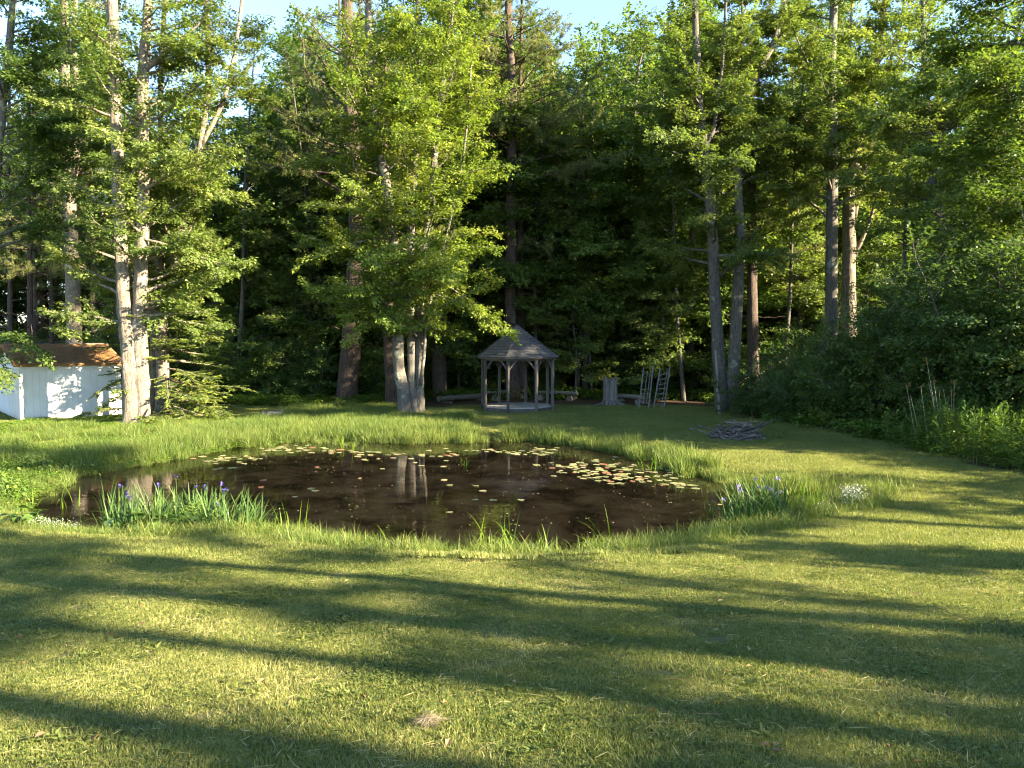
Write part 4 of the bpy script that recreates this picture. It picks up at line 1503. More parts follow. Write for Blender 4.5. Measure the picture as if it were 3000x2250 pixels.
# ---------------------------------------------------------------- grass: blades scattered as stuff
def blades(n, size, h, w, lean, rng, seg=2, tint=(.4, .18), curl=.5, clover=0, straw=0):
    """a square patch of grass blades around the origin"""
    P = np.c_[rng.uniform(-size / 2, size / 2, (n, 2)), np.zeros(n)]
    a = rng.uniform(0, 6.28, n)
    S = np.c_[np.cos(a), np.sin(a), np.zeros(n)]
    b = rng.uniform(0, 6.28, n)
    Ld = np.c_[np.cos(b), np.sin(b), np.zeros(n)]
    H = h[0] + (h[1] - h[0]) * rng.beta(2, 2, n)
    ln = np.abs(rng.normal(lean, lean * .6, n))
    W = w * rng.uniform(.7, 1.3, n)
    tn = np.clip(rng.normal(tint[0], tint[1], n), 0, 1)
    rows, tr = [], []
    for k in range(seg + 1):
        s = k / seg
        c = P + np.array([0, 0, 1]) * (H * s * (1 - curl * .35 * ln * s))[:, None] + Ld * (H * ln * s ** 1.8)[:, None]
        if k < seg:
            wd = (W * .5 * (1 - .45 * s))[:, None]
            rows += [c - S * wd, c + S * wd]
        else:
            rows += [c]
    nv = 2 * seg + 1
    V = np.stack(rows, 1).reshape(-1, 3)
    o = np.arange(n)[:, None] * nv
    Q = [o + np.array([[2 * k, 2 * k + 1, 2 * k + 3, 2 * k + 2]]) for k in range(seg - 1)]
    T = [o + np.array([[2 * seg - 2, 2 * seg - 1, 2 * seg]])]
    T = np.concatenate(T + [np.concatenate([q[:, :3], q[:, [0, 2, 3]]]) for q in Q])
    tv = np.repeat(tn, nv)
    if clover:
        c = np.c_[rng.uniform(-size / 2, size / 2, (clover, 2)), rng.uniform(h[0] * .5, h[1] * .8, clover)]
        for q in range(3):
            aa = rng.uniform(0, .5, clover) + q * 2.09 + rng.uniform(0, 6, 1)
            D = np.c_[np.cos(aa), np.sin(aa), rng.normal(.1, .2, clover)]
            V2, F2 = leaf_quads(c, D, norm(np.array([0, 0, 1.]) + rng.normal(0, .25, D.shape)), rng.uniform(.012, .02, clover), .015, rng, .1)
            T = np.concatenate([T, F2 + len(V)])
            V = np.concatenate([V, V2])
            tv = np.concatenate([tv, np.full(len(V2), .08)])
    if straw:
        c = np.c_[rng.uniform(-size / 2, size / 2, (straw, 2)), rng.uniform(h[0] * .6, h[1], straw)]
        aa = rng.uniform(0, 6.28, straw)
        D = np.c_[np.cos(aa), np.sin(aa), rng.normal(0, .15, straw)]
        V2, F2 = leaf_quads(c, D, norm(np.array([0, 0, 1.]) + rng.normal(0, .3, D.shape)), rng.uniform(.05, .14, straw), .0035, rng, .1)
        T = np.concatenate([T, F2 + len(V)])
        V = np.concatenate([V, V2])
        tv = np.concatenate([tv, np.full(len(V2), 1.0)])
    return V, T, tv


def rosettes(patch, n, size, rng):
    """broad-leaved lawn weeds added to a patch"""
    V, T, tv = patch
    for q in range(n):
        c = np.array([*rng.uniform(-size / 2, size / 2, 2), .008])
        k = int(rng.integers(6, 10))
        a = np.arange(k) * 6.28 / k + rng.normal(0, .2, k)
        V2, F2 = leaf_quads(np.tile(c, (k, 1)), np.c_[np.cos(a), np.sin(a), rng.uniform(.25, .6, k)], np.tile(UP, (k, 1)) + rng.normal(0, .15, (k, 3)), rng.uniform(.04, .075, k), .024, rng, .2)
        T = np.concatenate([T, F2 + len(V)])
        V = np.concatenate([V, V2])
        tv = np.concatenate([tv, np.full(len(V2), rng.uniform(.05, .35))])
    return V, T, tv


def grass_mat(name, c0, c1, c2, transl=.35, scale=.55, amp=.5):
    m, nt, out = new_mat(name)
    at_ = N(nt, 'ShaderNodeAttribute', attribute_name='tint')
    g = N(nt, 'ShaderNodeNewGeometry')
    n1 = noise(nt, scale, 4, .6, g.outputs['Position'])
    n2 = noise(nt, scale * 7, 3, .6, g.outputs['Position'])
    ad = N(nt, 'ShaderNodeMath', operation='MULTIPLY_ADD')
    nt.links.new(n1, ad.inputs[0])
    ad.inputs[1].default_value = amp * 1.4
    ad.inputs[2].default_value = -amp * .7
    ad2 = N(nt, 'ShaderNodeMath', operation='MULTIPLY_ADD')
    nt.links.new(n2, ad2.inputs[0])
    ad2.inputs[1].default_value = amp
    nt.links.new(ad.outputs[0], ad2.inputs[2])
    s = N(nt, 'ShaderNodeMath', operation='ADD')
    nt.links.new(at_.outputs['Fac'], s.inputs[0])
    s2 = N(nt, 'ShaderNodeMath', operation='SUBTRACT')
    nt.links.new(ad2.outputs[0], s2.inputs[0])
    s2.inputs[1].default_value = amp * .5
    nt.links.new(s2.outputs[0], s.inputs[1])
    col = ramp(nt, s.outputs[0], [(.0, c0), (.5, c1), (1., c2)])
    p = N(nt, 'ShaderNodeBsdfPrincipled')
    p.inputs['Roughness'].default_value = .5
    p.inputs['Specular IOR Level'].default_value = .25
    nt.links.new(col, p.inputs['Base Color'])
    tr = N(nt, 'ShaderNodeBsdfTranslucent')
    nt.links.new(mixc(nt, 1.0, col, (1.2, 1.25, .6), 'MULTIPLY'), tr.inputs[0])
    mx = N(nt, 'ShaderNodeMixShader')
    mx.inputs[0].default_value = transl
    nt.links.new(p.outputs[0], mx.inputs[1])
    nt.links.new(tr.outputs[0], mx.inputs[2])
    nt.links.new(mx.outputs[0], out.inputs[0])
    return m


def scatter(name, label, patches, P, rotz, scl, pick, mat):
    """one object: its patches of blades, instanced by geometry nodes on its own points"""
    V, F, tv, gid, n0 = [], [], [], [], 0
    for k, (v, f, t_) in enumerate(patches):
        V.append(v)
        F.append(f + n0)
        tv.append(t_)
        gid.append(np.full(len(v), k))
        n0 += len(v)
    npt = len(P)
    V = np.concatenate(V + [P])
    me = mesh_np(name, V, np.concatenate(F), mat, np.concatenate(tv + [np.zeros(npt)]))

    def attr(nm, typ, key, vals):
        a = me.attributes.new(nm, typ, 'POINT')
        a.data.foreach_set(key, vals)
    z = np.zeros(n0)
    attr('gid', 'INT', 'value', np.concatenate(gid + [np.full(npt, -1)]).astype(np.int32))
    attr('pick', 'INT', 'value', np.concatenate([z, pick]).astype(np.int32))
    attr('scl', 'FLOAT', 'value', np.concatenate([z, scl]).astype(np.float32))
    rr = np.zeros((n0 + npt, 3), np.float32)
    rr[n0:] = np.c_[np.zeros((npt, 2)), rotz] if np.ndim(rotz) == 1 else rotz
    attr('rot', 'FLOAT_VECTOR', 'vector', rr.ravel())
    o = obj(name, me)
    tag(o, label, kind='stuff')
    ng = bpy.data.node_groups.new(name, 'GeometryNodeTree')
    ng.interface.new_socket('Geometry', in_out='INPUT', socket_type='NodeSocketGeometry')
    ng.interface.new_socket('Geometry', in_out='OUTPUT', socket_type='NodeSocketGeometry')
    gi, go = ng.nodes.new('NodeGroupInput'), ng.nodes.new('NodeGroupOutput')

    def named(nm, typ):
        n = ng.nodes.new('GeometryNodeInputNamedAttribute')
        n.data_type = typ
        n.inputs['Name'].default_value = nm
        return n.outputs['Attribute']
    g = named('gid', 'INT')
    cmp_ = ng.nodes.new('FunctionNodeCompare')
    cmp_.data_type = 'INT'
    cmp_.operation = 'GREATER_EQUAL'
    ng.links.new(g, [s for s in cmp_.inputs if s.enabled and s.type == 'INT'][0])
    sep = ng.nodes.new('GeometryNodeSeparateGeometry')
    sep.domain = 'POINT'
    ng.links.new(gi.outputs[0], sep.inputs['Geometry'])
    ng.links.new(cmp_.outputs[0], sep.inputs['Selection'])
    spl = ng.nodes.new('GeometryNodeSplitToInstances')
    spl.domain = 'POINT'
    ng.links.new(sep.outputs['Selection'], spl.inputs['Geometry'])
    ng.links.new(named('gid', 'INT'), spl.inputs['Group ID'])
    iop = ng.nodes.new('GeometryNodeInstanceOnPoints')
    ng.links.new(sep.outputs['Inverted'], iop.inputs['Points'])
    ng.links.new(spl.outputs['Instances'], iop.inputs['Instance'])
    iop.inputs['Pick Instance'].default_value = True
    ng.links.new(named('pick', 'INT'), iop.inputs['Instance Index'])
    er = ng.nodes.new('FunctionNodeEulerToRotation')
    ng.links.new(named('rot', 'FLOAT_VECTOR'), er.inputs[0])
    ng.links.new(er.outputs[0], iop.inputs['Rotation'])
    ng.links.new(named('scl', 'FLOAT'), iop.inputs['Scale'])
    ng.links.new(iop.outputs[0], go.inputs[0])
    md = o.modifiers.new('scatter', 'NODES')
    md.node_group = ng
    return o


def tilt_to_ground(x, y, rz):
    """euler angles that lay a patch on the slope (z-turn first)"""
    e = .15
    sx = (height(x + e, y) - height(x - e, y)) / (2 * e)
    sy = (height(x, y + e) - height(x, y - e)) / (2 * e)
    out = np.zeros((len(x), 3))
    for i in range(len(x)):
        n = Vector((-sx[i], -sy[i], 1)).normalized()
        q = Vector((0, 0, 1)).rotation_difference(n)
        out[i] = (q.to_matrix() @ Matrix.Rotation(rz[i], 3, 'Z')).to_euler()
    return out


rg = np.random.default_rng(41)
MAT['lawn'] = grass_mat('lawn_grass', (.078, .11, .025), (.185, .208, .052), (.37, .33, .145), amp=.5)
MAT['shore'] = grass_mat('shore_grass', (.045, .088, .018), (.11, .158, .032), (.24, .235, .07), .38, amp=.5)


def lawn_points(y0, y1, step, keep):
    xs, ys = np.meshgrid(np.arange(-24, 24, step), np.arange(y0, y1, step))
    x = (xs + rg.uniform(-.45, .45, xs.shape) * step).ravel()
    y = (ys + rg.uniform(-.45, .45, ys.shape) * step).ravel()
    m = (np.abs(x) < .70 * y + .7)
    x, y = x[m], y[m]
    sd = shore_dist(x, y)
    m = (sd > .12) & (forest_mask(x, y) < .55) & (rg.random(len(x)) < keep)
    # bare dry strip beside the shed path
    p = onz(120, 1315, 0.05)
    m &= ~((np.abs(x - p[0]) < 2.2) & (np.abs(y - p[1] - .1 * (x - p[0])) < .35) & (rg.random(len(x)) < .75))
    return x[m], y[m]


x, y = lawn_points(1.6, 9.0, .34, 1.0)
near = [blades(2700, .56, (.015, .043), .0038, .5, rg, 2, (.42, .22), clover=60, straw=16) for k in range(3)] + [blades(1700, .56, (.015, .045), .0040, .5, rg, 2, (.3, .2), clover=260, straw=6), blades(1300, .56, (.012, .04), .0038, .7, rg, 2, (.62, .2), clover=10, straw=60)]
near = [rosettes(p_, n_, .5, rg) for p_, n_ in zip(near, (1, 0, 0, 2, 0))]
rz = rg.uniform(0, 6.28, len(x))
scatter('lawn_grass', 'mown lawn grass in front of the pond', near, np.c_[x, y, height(x, y) - .004], tilt_to_ground(x, y, rz), 1.0 + .3 * wob(x, y, .45, 1.0) + rg.uniform(-.15, .2, len(x)), np.where(wob(x, y, .5, 4.0) > .33, 3, np.where(wob(x, y, .6, 9.0) > .36, 4, rg.integers(0, 3, len(x)))), MAT['lawn'])
x, y = lawn_points(9.0, 34.5, .42, 1.0)
far = [blades(1500, .7, (.025, .075), .0085, .45, rg, 1, (.40, .2), straw=10, clover=25) for k in range(5)]
rz = rg.uniform(0, 6.28, len(x))
scatter('lawn_grass', 'mown lawn grass around and beyond the pond', far, np.c_[x, y, height(x, y) - .004], tilt_to_ground(x, y, rz), rg.uniform(.8, 1.2, len(x)), rg.integers(0, 5, len(x)), MAT['lawn'])


# tall grass along the banks
def shore_points(n, cond, smin, smax):
    out = []
    while len(out) < n:
        i = rg.integers(0, len(SHORE), 4000)
        p = SHORE[i] + rg.normal(0, 1.0, (4000, 2))
        sd = shore_dist(p[:, 0], p[:, 1])
        ok = (sd > smin) & (sd < smax) & cond(p[:, 0], p[:, 1])
        out += list(p[ok])
    return np.array(out[:n])


tuft_short = [blades(90, .34, (.08, .26), .006, .5, rg, 3, (.55, .16)) for k in range(4)]
tuft_tall = [blades(46, .34, (.28, .62), .010, .38, rg, 4, (.5, .16), curl=.8) for k in range(4)]
tuft_mead = [blades(150, .6, (.18, .42), .008, .45, rg, 3, (.45, .16)) for k in range(4)]
pts, pick, scl = [], [], []


def put(p, kinds, s):
    pts.append(p)
    pick.append(rg.choice(kinds, len(p)))
    scl.append(rg.uniform(*s, len(p)))


ymid = 15.5
put(shore_points(950, lambda x, y: (y < ymid) & (x > -5.5) & (wob(x, y, .5, 2.0) > -.25), -.1, .8), range(4), (.4, 1.7))
put(shore_points(250, lambda x, y: (y < ymid) & (x > -5.5), .0, 1.1), range(4), (.3, .8))
put(shore_points(70, lambda x, y: (y < ymid) & (x > -5.5), -.1, .3), range(4, 8), (.4, .9))
put(shore_points(260, lambda x, y: (y < ymid) & (x < -5.0) & (y < 13.5), .0, .8), range(4), (.5, 1.0))
put(shore_points(70, lambda x, y: (y > ymid) & (x > 4.2) & (wob(x, y, .7, 3.0) > -.1), .0, .4), range(4), (.5, 1.2))
put(shore_points(330, lambda x, y: (y > 16.5) & (x > -1.5) & (x < 4.6) & (wob(x, y, .6, 7.0) > -.22), -.35, .55), range(4, 8), (.55, 1.05))
put(shore_points(170, lambda x, y: (y > 16.5) & (x > -7.5) & (x < -1.2), -.15, .6), range(4, 8), (.5, .9))
put(shore_points(260, lambda x, y: (y > 14.5) & (x < -3.8), -.2, .8), range(4, 8), (.3, .6))
put(shore_points(26, lambda x, y: (y > 16.0) & (x < -4.0) & (x > -7), -1.2, -.4), range(4, 8), (.25, .55))
# meadow of long grass on the far left bank and in front of the maple
m_ = np.c_[rg.uniform(-15, -1.5, 9000), rg.uniform(17, 33, 9000)]
sd = shore_dist(m_[:, 0], m_[:, 1])
lim = np.where(m_[:, 0] < -8.6, 25.0, np.where(m_[:, 0] < -4.6, 31.5, 27.3)) + .8 * wob(m_[:, 0], m_[:, 1], 1.5)
dens = np.where(m_[:, 1] > lim, 0, 1.0) * np.where((m_[:, 0] < -9.5) & (sd > 1.5), .12, 1) * (.55 + .45 * (wob(m_[:, 0], m_[:, 1], 1.2, 5.0) > -.1))
ok = (sd > .25) & (rg.random(9000) < dens * .62)
put(m_[ok], range(8, 12), (.4, 1.2))
for (px, d_, r_) in [(400, 25.3, .45), (462, 26.9, .35), (1205, 29.4, .5), (218, 32.5, .4), (2116, 30.0, .4), (2146, 32.0, .4), (492, 27.4, .25)]:
    b_ = at(px, 1100, d_)
    a_ = rg.uniform(0, 6.28, 26)
    rr_ = r_ + np.abs(rg.normal(0, .18, 26))
    put(np.c_[b_[0] + np.cos(a_) * rr_, b_[1] + np.sin(a_) * rr_], range(4), (.5, 1.2))
P = np.concatenate(pts)
sd = shore_dist(P[:, 0], P[:, 1])
zz = np.where(sd < .02, WATER_Z - .08, height(P[:, 0], P[:, 1], sd) - .01)
scatter('shore_grass', 'long green grass fringing the pond and the far bank', tuft_short + tuft_tall + tuft_mead, np.c_[P, zz], rg.uniform(0, 6.28, len(P)), np.concatenate(scl), np.concatenate(pick), MAT['shore'])

# leafy ground cover on the lit left bank and low undergrowth along the wood's edge
def cover_patch(n, size, h, L, rng):
    P = np.c_[rng.uniform(-size / 2, size / 2, (n, 2)), rng.uniform(.02, h, n)]
    a = rng.uniform(0, 6.28, n)
    V, F = leaf_quads(P, np.c_[np.cos(a), np.sin(a), rng.normal(-.1, .25, n)], norm(np.array([0, 0, 1.]) + rng.normal(0, .35, (n, 3))), L * rng.uniform(.6, 1.3, n), L * .75, rng)
    return V, F, np.repeat(np.clip(rng.normal(.5, .2, n), 0, 1), 4)


cov = [cover_patch(260, .7, .14, .05, rg) for k in range(3)] + [cover_patch(150, .8, .38, .10, rg) for k in range(3)]
pts, pick, scl = [], [], []
m_ = np.c_[rg.uniform(-17, -6.5, 6000), rg.uniform(13, 27.5, 6000)]
sd = shore_dist(m_[:, 0], m_[:, 1])
ok = (sd > .1) & (rg.random(6000) < np.where(sd < 3.2, .34, .12))
put(m_[ok], range(0, 3), (.5, 1.1))
m_ = np.c_[rg.uniform(-22, 20, 9000), rg.uniform(15, 40, 9000)]
fm = forest_mask(m_[:, 0], m_[:, 1])
ok = (fm > .5) & (np.abs(m_[:, 0]) < .72 * m_[:, 1]) & (rg.random(9000) < .42) & ~((m_[:, 0] > -6) & (m_[:, 0] < 9) & (m_[:, 1] < 36.2))
put(m_[ok], range(3, 6), (.6, 1.3))
P = np.concatenate(pts)
MAT['cover'] = grass_mat('ground_cover', (.045, .10, .014), (.09, .16, .02), (.18, .22, .035), .4, amp=.3)
scatter('ground_cover', 'low leafy ground cover on the left bank and under the trees', cov, np.c_[P, height(P[:, 0], P[:, 1])], rg.uniform(0, 6.28, len(P)), np.concatenate(scl), np.concatenate(pick), MAT['cover'])

# ---------------------------------------------------------------- pond plants
def pad_mesh(k):
    n = 14
    a = np.linspace(.22, 2 * math.pi - .22, n) + rg.normal(0, .02, n)
    r = 1 + rg.normal(0, .03, n)
    top = np.concatenate([[[0, 0, 0.0]], np.c_[np.cos(a) * r, np.sin(a) * r, .03 + rg.normal(0, .02, n)]])
    bot = top - np.array([0, 0, .03])
    V = np.concatenate([top, bot])
    T = np.array([[0, i, i + 1] for i in range(1, n)])
    m = n + 1
    Q = np.array([[i + m, i + 1 + m, i + 1, i] for i in range(1, n)])
    return mesh_np('leaf', V, [T, T[:, ::-1] + m, Q], PADM[k], smooth=False)


def pad_mat(name, c):
    m, nt, out = new_mat(name)
    g = N(nt, 'ShaderNodeNewGeometry')
    oi = N(nt, 'ShaderNodeObjectInfo')
    n = noise(nt, 9, 3, .6, g.outputs['Position'])
    col = mixc(nt, n, tuple(x * .7 for x in c), tuple(min(1, x * 1.25) for x in c))
    hs = N(nt, 'ShaderNodeHueSaturation')
    mr = N(nt, 'ShaderNodeMapRange')
    mr.inputs[3].default_value = .7
    mr.inputs[4].default_value = 1.25
    nt.links.new(oi.outputs['Random'], mr.inputs[0])
    nt.links.new(mr.outputs[0], hs.inputs['Value'])
    nt.links.new(col, hs.inputs['Color'])
    p = N(nt, 'ShaderNodeBsdfPrincipled')
    p.inputs['Roughness'].default_value = .32
    p.inputs['Specular IOR Level'].default_value = .6
    nt.links.new(hs.outputs[0], p.inputs['Base Color'])
    nt.links.new(p.outputs[0], out.inputs[0])
    return m


PADM = [pad_mat('lily_pad', (.20, .21, .09)), pad_mat('lily_pad_yellow', (.30, .26, .13)), pad_mat('lily_pad_red', (.26, .12, .07))]
PADS = [pad_mesh(k) for k in (0, 0, 1, 1, 2)]


def lilies(label, spots_px, n, sx, sy, r=(.09, .17)):
    c0 = onz(*spots_px[0], WATER_Z)
    o = thing('water_lily', label, 'water lily', (c0[0], c0[1], WATER_Z))
    done = []
    tries = 0
    while len(done) < n and tries < n * 40:
        tries += 1
        px, py = spots_px[int(rg.integers(0, len(spots_px)))]
        p = onz(px + rg.normal(0, sx), py + rg.normal(0, sy), WATER_Z)
        rr = rg.uniform(*r) * rg.uniform(.45, .78)
        if shore_dist(p[0], p[1])[0] > -.12 or any((p[0] - q[0]) ** 2 + (p[1] - q[1]) ** 2 < (.8 * (rr + q[2])) ** 2 for q in done):
            continue
        done.append((p[0], p[1], rr))
        obj('leaf', PADS[int(rg.choice(5, p=[.28, .25, .2, .17, .1]))], o, (p[0] - c0[0], p[1] - c0[1], .006 + .002 * (len(done) % 3)), (rg.normal(0, .02), rg.normal(0, .02), rg.uniform(0, 6.28)), (rr, rr * rg.uniform(.8, 1), rr))
    return o


lilies('dense raft of pale lily pads near the right bank', [(1700, 1372), (1760, 1378), (1820, 1388), (1740, 1392), (1690, 1365), (1790, 1398)], 62, 42, 9, (.1, .17))
lilies('lily pads strung along the right end of the pond', [(1870, 1405), (1930, 1415), (1990, 1420), (1960, 1398), (1850, 1365), (1900, 1380)], 48, 38, 8, (.09, .17))
lilies('pale lily pads below the gazebo reflection', [(1500, 1325), (1560, 1328), (1600, 1318), (1450, 1322)], 34, 38, 4, (.1, .18))
lilies('long raft of lily pads at the far left of the pond', [(850, 1316), (900, 1318), (960, 1322), (1020, 1324), (870, 1312)], 40, 45, 4, (.1, .18))
lilies('thin scatter of lily pads off the left grassy bank', [(640, 1345), (700, 1342), (760, 1340), (720, 1350), (640, 1372)], 26, 40, 6, (.1, .17))
lilies('reddish scattered pads under the bright maple', [(1160, 1328), (1260, 1338), (1240, 1330), (1340, 1328), (1060, 1340)], 26, 40, 7, (.1, .16))
lilies('few single pads spread over the middle of the pond', [(1030, 1380), (1150, 1395), (1380, 1400), (1500, 1445), (1210, 1345), (1300, 1480), (960, 1440), (1600, 1410), (820, 1420)], 22, 60, 22, (.07, .13))

# petals and pollen afloat
nF = 1600
q = []
while len(q) < nF:
    c = np.c_[rg.uniform(lo[0], hi[0], 3000), rg.uniform(lo[1], hi[1], 3000)]
    c = c[(shore_dist(c[:, 0], c[:, 1]) < -.15) & (rg.random(3000) < .35 + .65 * (wob(c[:, 0], c[:, 1], 1.1) > .05))]
    q += list(c)
q = np.array(q[:nF])
a = rg.uniform(0, 6.28, nF)
L = .01 + .035 * rg.random(nF) ** 2.5
V, F = leaf_quads(np.c_[q, np.full(nF, WATER_Z + .004)], np.c_[np.cos(a), np.sin(a), np.zeros(nF)], np.tile(UP, (nF, 1)) + rg.normal(0, .02, (nF, 3)), L, L * .7, rg, .05)
MAT['petal'] = foliage_mat('floating_petal', (.28, .22, .10), (.45, .38, .2), (.6, .5, .3), .15)
tag(obj('floating_petals', mesh_np('floating_petals', V, F, MAT['petal'], np.repeat(rg.uniform(0, 1, nF), 4))), 'pale specks and petals afloat on the pond', kind='stuff')


# blades as separate leaves
def blade_mesh(name, bend, width, mat, tint, seg=7, roll=.0):
    """one sword leaf, unit length, rising from the origin and bending towards +x"""
    s = np.linspace(0, 1, seg + 1)
    ang_ = bend * s ** 1.8
    dx, dz = np.sin(ang_), np.cos(ang_)
    x = np.concatenate([[0], np.cumsum((dx[1:] + dx[:-1]) / 2) / seg])
    z = np.concatenate([[0], np.cumsum((dz[1:] + dz[:-1]) / 2) / seg])
    w = width * np.clip(np.minimum(.6 + s * 1.4, 1) * (1 - s ** 3.0), .02, 1) * .5
    V = np.concatenate([np.c_[x - .15 * w * dz, -w, z + .15 * w * dx], np.c_[x + .3 * w * dz, 0 * w, z - .3 * w * dx], np.c_[x - .15 * w * dz, w, z + .15 * w * dx]])
    n = seg + 1
    F = [[i, n + i, n + i + 1, i + 1] for i in range(seg)] + [[n + i, 2 * n + i, 2 * n + i + 1, n + i + 1] for i in range(seg)]
    return mesh_np(name, V, np.array(F), mat, np.full(len(V), tint), True)


IRIS = [blade_mesh('blade', b, w, MAT['iris'], t_) for b, w, t_ in ((.25, .030, .2), (.5, .028, .4), (.9, .03, .5), (1.5, .027, .6), (.15, .026, .25), (.7, .032, .75), (2.2, .024, .55))]
REED = [blade_mesh('blade', b, w, MAT['reed'], t_) for b, w, t_ in ((.3, .022, .4), (.8, .02, .6), (1.6, .02, .5), (2.6, .018, .7), (.15, .02, .35), (3.0, .016, .6))]


def flower_mesh(name, col, k):
    mb_v, mb_f, n0 = [], [], 0
    for q in range(6):
        a = q * 2 * math.pi / 6
        fall = q % 2 == 0
        L = .055 if fall else .04
        c, s_ = math.cos(a), math.sin(a)
        pr = [(0, 0, .008), (.4 * L, .006, .018), (.8 * L, -.002 if fall else .03, .017), (1.1 * L, -.022 if fall else .045, .004)]
        for (r_, z_, w_) in pr:
            mb_v += [(c * r_ + s_ * w_, s_ * r_ - c * w_, z_), (c * r_ - s_ * w_, s_ * r_ + c * w_, z_)]
        mb_f += [[n0 + 2 * i, n0 + 2 * i + 1, n0 + 2 * i + 3, n0 + 2 * i + 2] for i in range(3)]
        n0 += 8
    return mesh_np(name, np.array(mb_v), np.array(mb_f), col, np.full(n0, .4 + .1 * k))


MAT['violet'] = foliage_mat('iris_petal', (.05, .042, .17), (.085, .07, .25), (.17, .14, .38), .3, tcol=(1, .9, 1.2))
MAT['lilac'] = foliage_mat('lilac_petal', (.22, .17, .40), (.30, .24, .48), (.42, .35, .58), .3, tcol=(1, .9, 1.2))
FLW = [flower_mesh('flower', MAT['violet'], k) for k in range(2)]
FLP = [flower_mesh('flower', MAT['lilac'], k) for k in range(2)]


def sword_plant(name, label, category, base_px, spread_px, n, hrange, meshes, flowers=(), fl=None, lean=None, dz=0.0, splay=.35, group=None):
    """clump of sword leaves; every blade is a part"""
    b0 = onz(*base_px, WATER_Z + .12)
    o = thing(name, label, category, (b0[0], b0[1], 0), group=group)
    for k in range(n):
        p = onz(base_px[0] + rg.uniform(-1, 1) * spread_px[0], base_px[1] + rg.uniform(-1, 1) * spread_px[1], WATER_Z + .12)
        z = max(hz(p[0], p[1]), WATER_Z - .1) - .02
        az = rg.uniform(0, 6.28) if lean is None or rg.random() > lean[1] else lean[0] + rg.normal(0, .5)
        L = rg.uniform(*hrange)
        obj('blade', meshes[int(rg.integers(0, len(meshes)))], o, (p[0] - b0[0], p[1] - b0[1], z), (0, abs(rg.normal(0, splay * .6)), az), (L, 1, L)).rotation_mode = 'XYZ'
    for (px, py) in flowers:
        d = b0[1] + rg.uniform(-.2, .2)
        p = at(px, py, d)
        z0 = max(hz(p[0], p[1]), WATER_Z)
        stem_ = MB().tube([[p[0] - b0[0] + rg.normal(0, .04), p[1] - b0[1], z0], [p[0] - b0[0], p[1] - b0[1], p[2]]], [.006, .004], 4).build('flower_stem', MAT['iris'], o)
        for q in range(1 if rg.random() < .6 else 2):
            s_ = rg.uniform(.6, .9)
            obj('flower', fl[q % 2], stem_, (p[0] - b0[0] + rg.normal(0, .03) * (q > 0), p[1] - b0[1] + rg.normal(0, .03), p[2] - .05 * q), (rg.normal(0, .3), rg.normal(0, .3), rg.uniform(0, 6)), (s_, s_, s_))
    return o


sword_plant('iris_plant', 'dark iris clump with violet flowers left of the fern', 'iris', (395, 1545), (88, 24), 285, (.28, .98), IRIS, [(358, 1422), (373, 1447), (457, 1424)], FLW, splay=.4)
sword_plant('iris_plant', 'iris clump with violet flowers behind the fern', 'iris', (560, 1515), (85, 18), 240, (.28, .85), IRIS, [(515, 1396), (575, 1427), (598, 1425)], FLW, splay=.3)
sword_plant('iris_plant', 'sunlit iris clump leaning over the water right of the fern', 'iris', (680, 1552), (85, 22), 290, (.25, .9), IRIS, [(645, 1420), (656, 1438), (632, 1482)], FLW, lean=(0.0, .45), splay=.5)
sword_plant('iris_plant', 'flowerless iris leaves in front of the fern', 'iris', (530, 1562), (120, 12), 290, (.2, .6), IRIS, splay=.5)
sword_plant('iris_plant', 'sunlit iris clump with lilac flowers on the right bank', 'iris', (2215, 1515), (88, 18), 290, (.25, .92), [IRIS[i] for i in (0, 1, 2, 4, 5, 3)], [(2212, 1403), (2276, 1402), (2224, 1428), (2243, 1428), (2262, 1437), (2285, 1440), (2166, 1427), (2118, 1463)], FLP, lean=(2.6, .3), splay=.5)
sword_plant('sedge_tuft', 'tall sedge right of the lilac iris clump', 'sedge', (2355, 1495), (50, 12), 60, (.4, .8), REED, splay=.4)
for (px, py, sx, n, hr, lb) in [(1455, 1622, 60, 26, (.5, .95), 'tall reed tuft at the middle of the near bank'), (1775, 1612, 26, 12, (.5, .85), 'arching reed tuft right of the mud hump'), (1145, 1612, 14, 6, (.3, .6), 'small upright reed tuft on the near bank'),
                               (835, 1570, 60, 16, (.35, .75), 'loose reeds beside the sunlit iris'), (1580, 1622, 30, 8, (.4, .75), 'thin reeds between the two reed tufts'), (2085, 1480, 20, 16, (.2, .35), 'small sedge on the mud by the lilac iris'),
                               (1030, 1302, 45, 12, (.5, .9), 'bent reeds standing in the far water'), (75, 1470, 35, 14, (.35, .7), 'sunlit reeds at the left end of the pond'), (200, 1465, 40, 14, (.4, .7), 'reeds in the shallow water left of the dark iris'), (1360, 1345, 8, 5, (.2, .35), 'tiny sprig of reeds out in the pond'), (1900, 1360, 30, 14, (.3, .6), 'reeds in the lily pads by the right bank')]:
    if lb.startswith('reeds in the shallow'):
        n = 8
    sword_plant('reed_tuft', lb, 'reeds', (px, py), (sx, 10), n, hr, REED, splay=.4)


# ---------------------------------------------------------------- leafy plants
def leaf_mesh(name, L, W, mat, tint, roundness=.5, fold=.15, droop=.3, n=5):
    s = np.linspace(0, 1, n + 1)
    w = W * .5 * np.clip(np.sin(math.pi * np.clip(s, .02, 1) ** roundness), .03, 1)
    x = L * s
    z = -droop * L * s ** 2
    V = np.concatenate([np.c_[x, -w, z + fold * w], np.c_[x, 0 * w, z], np.c_[x, w, z + fold * w]])
    m = n + 1
    F = [[i, m + i, m + i + 1, i + 1] for i in range(n)] + [[m + i, 2 * m + i, 2 * m + i + 1, m + i + 1] for i in range(n)]
    return mesh_np(name, V, np.array(F), mat, np.full(len(V), tint), True)


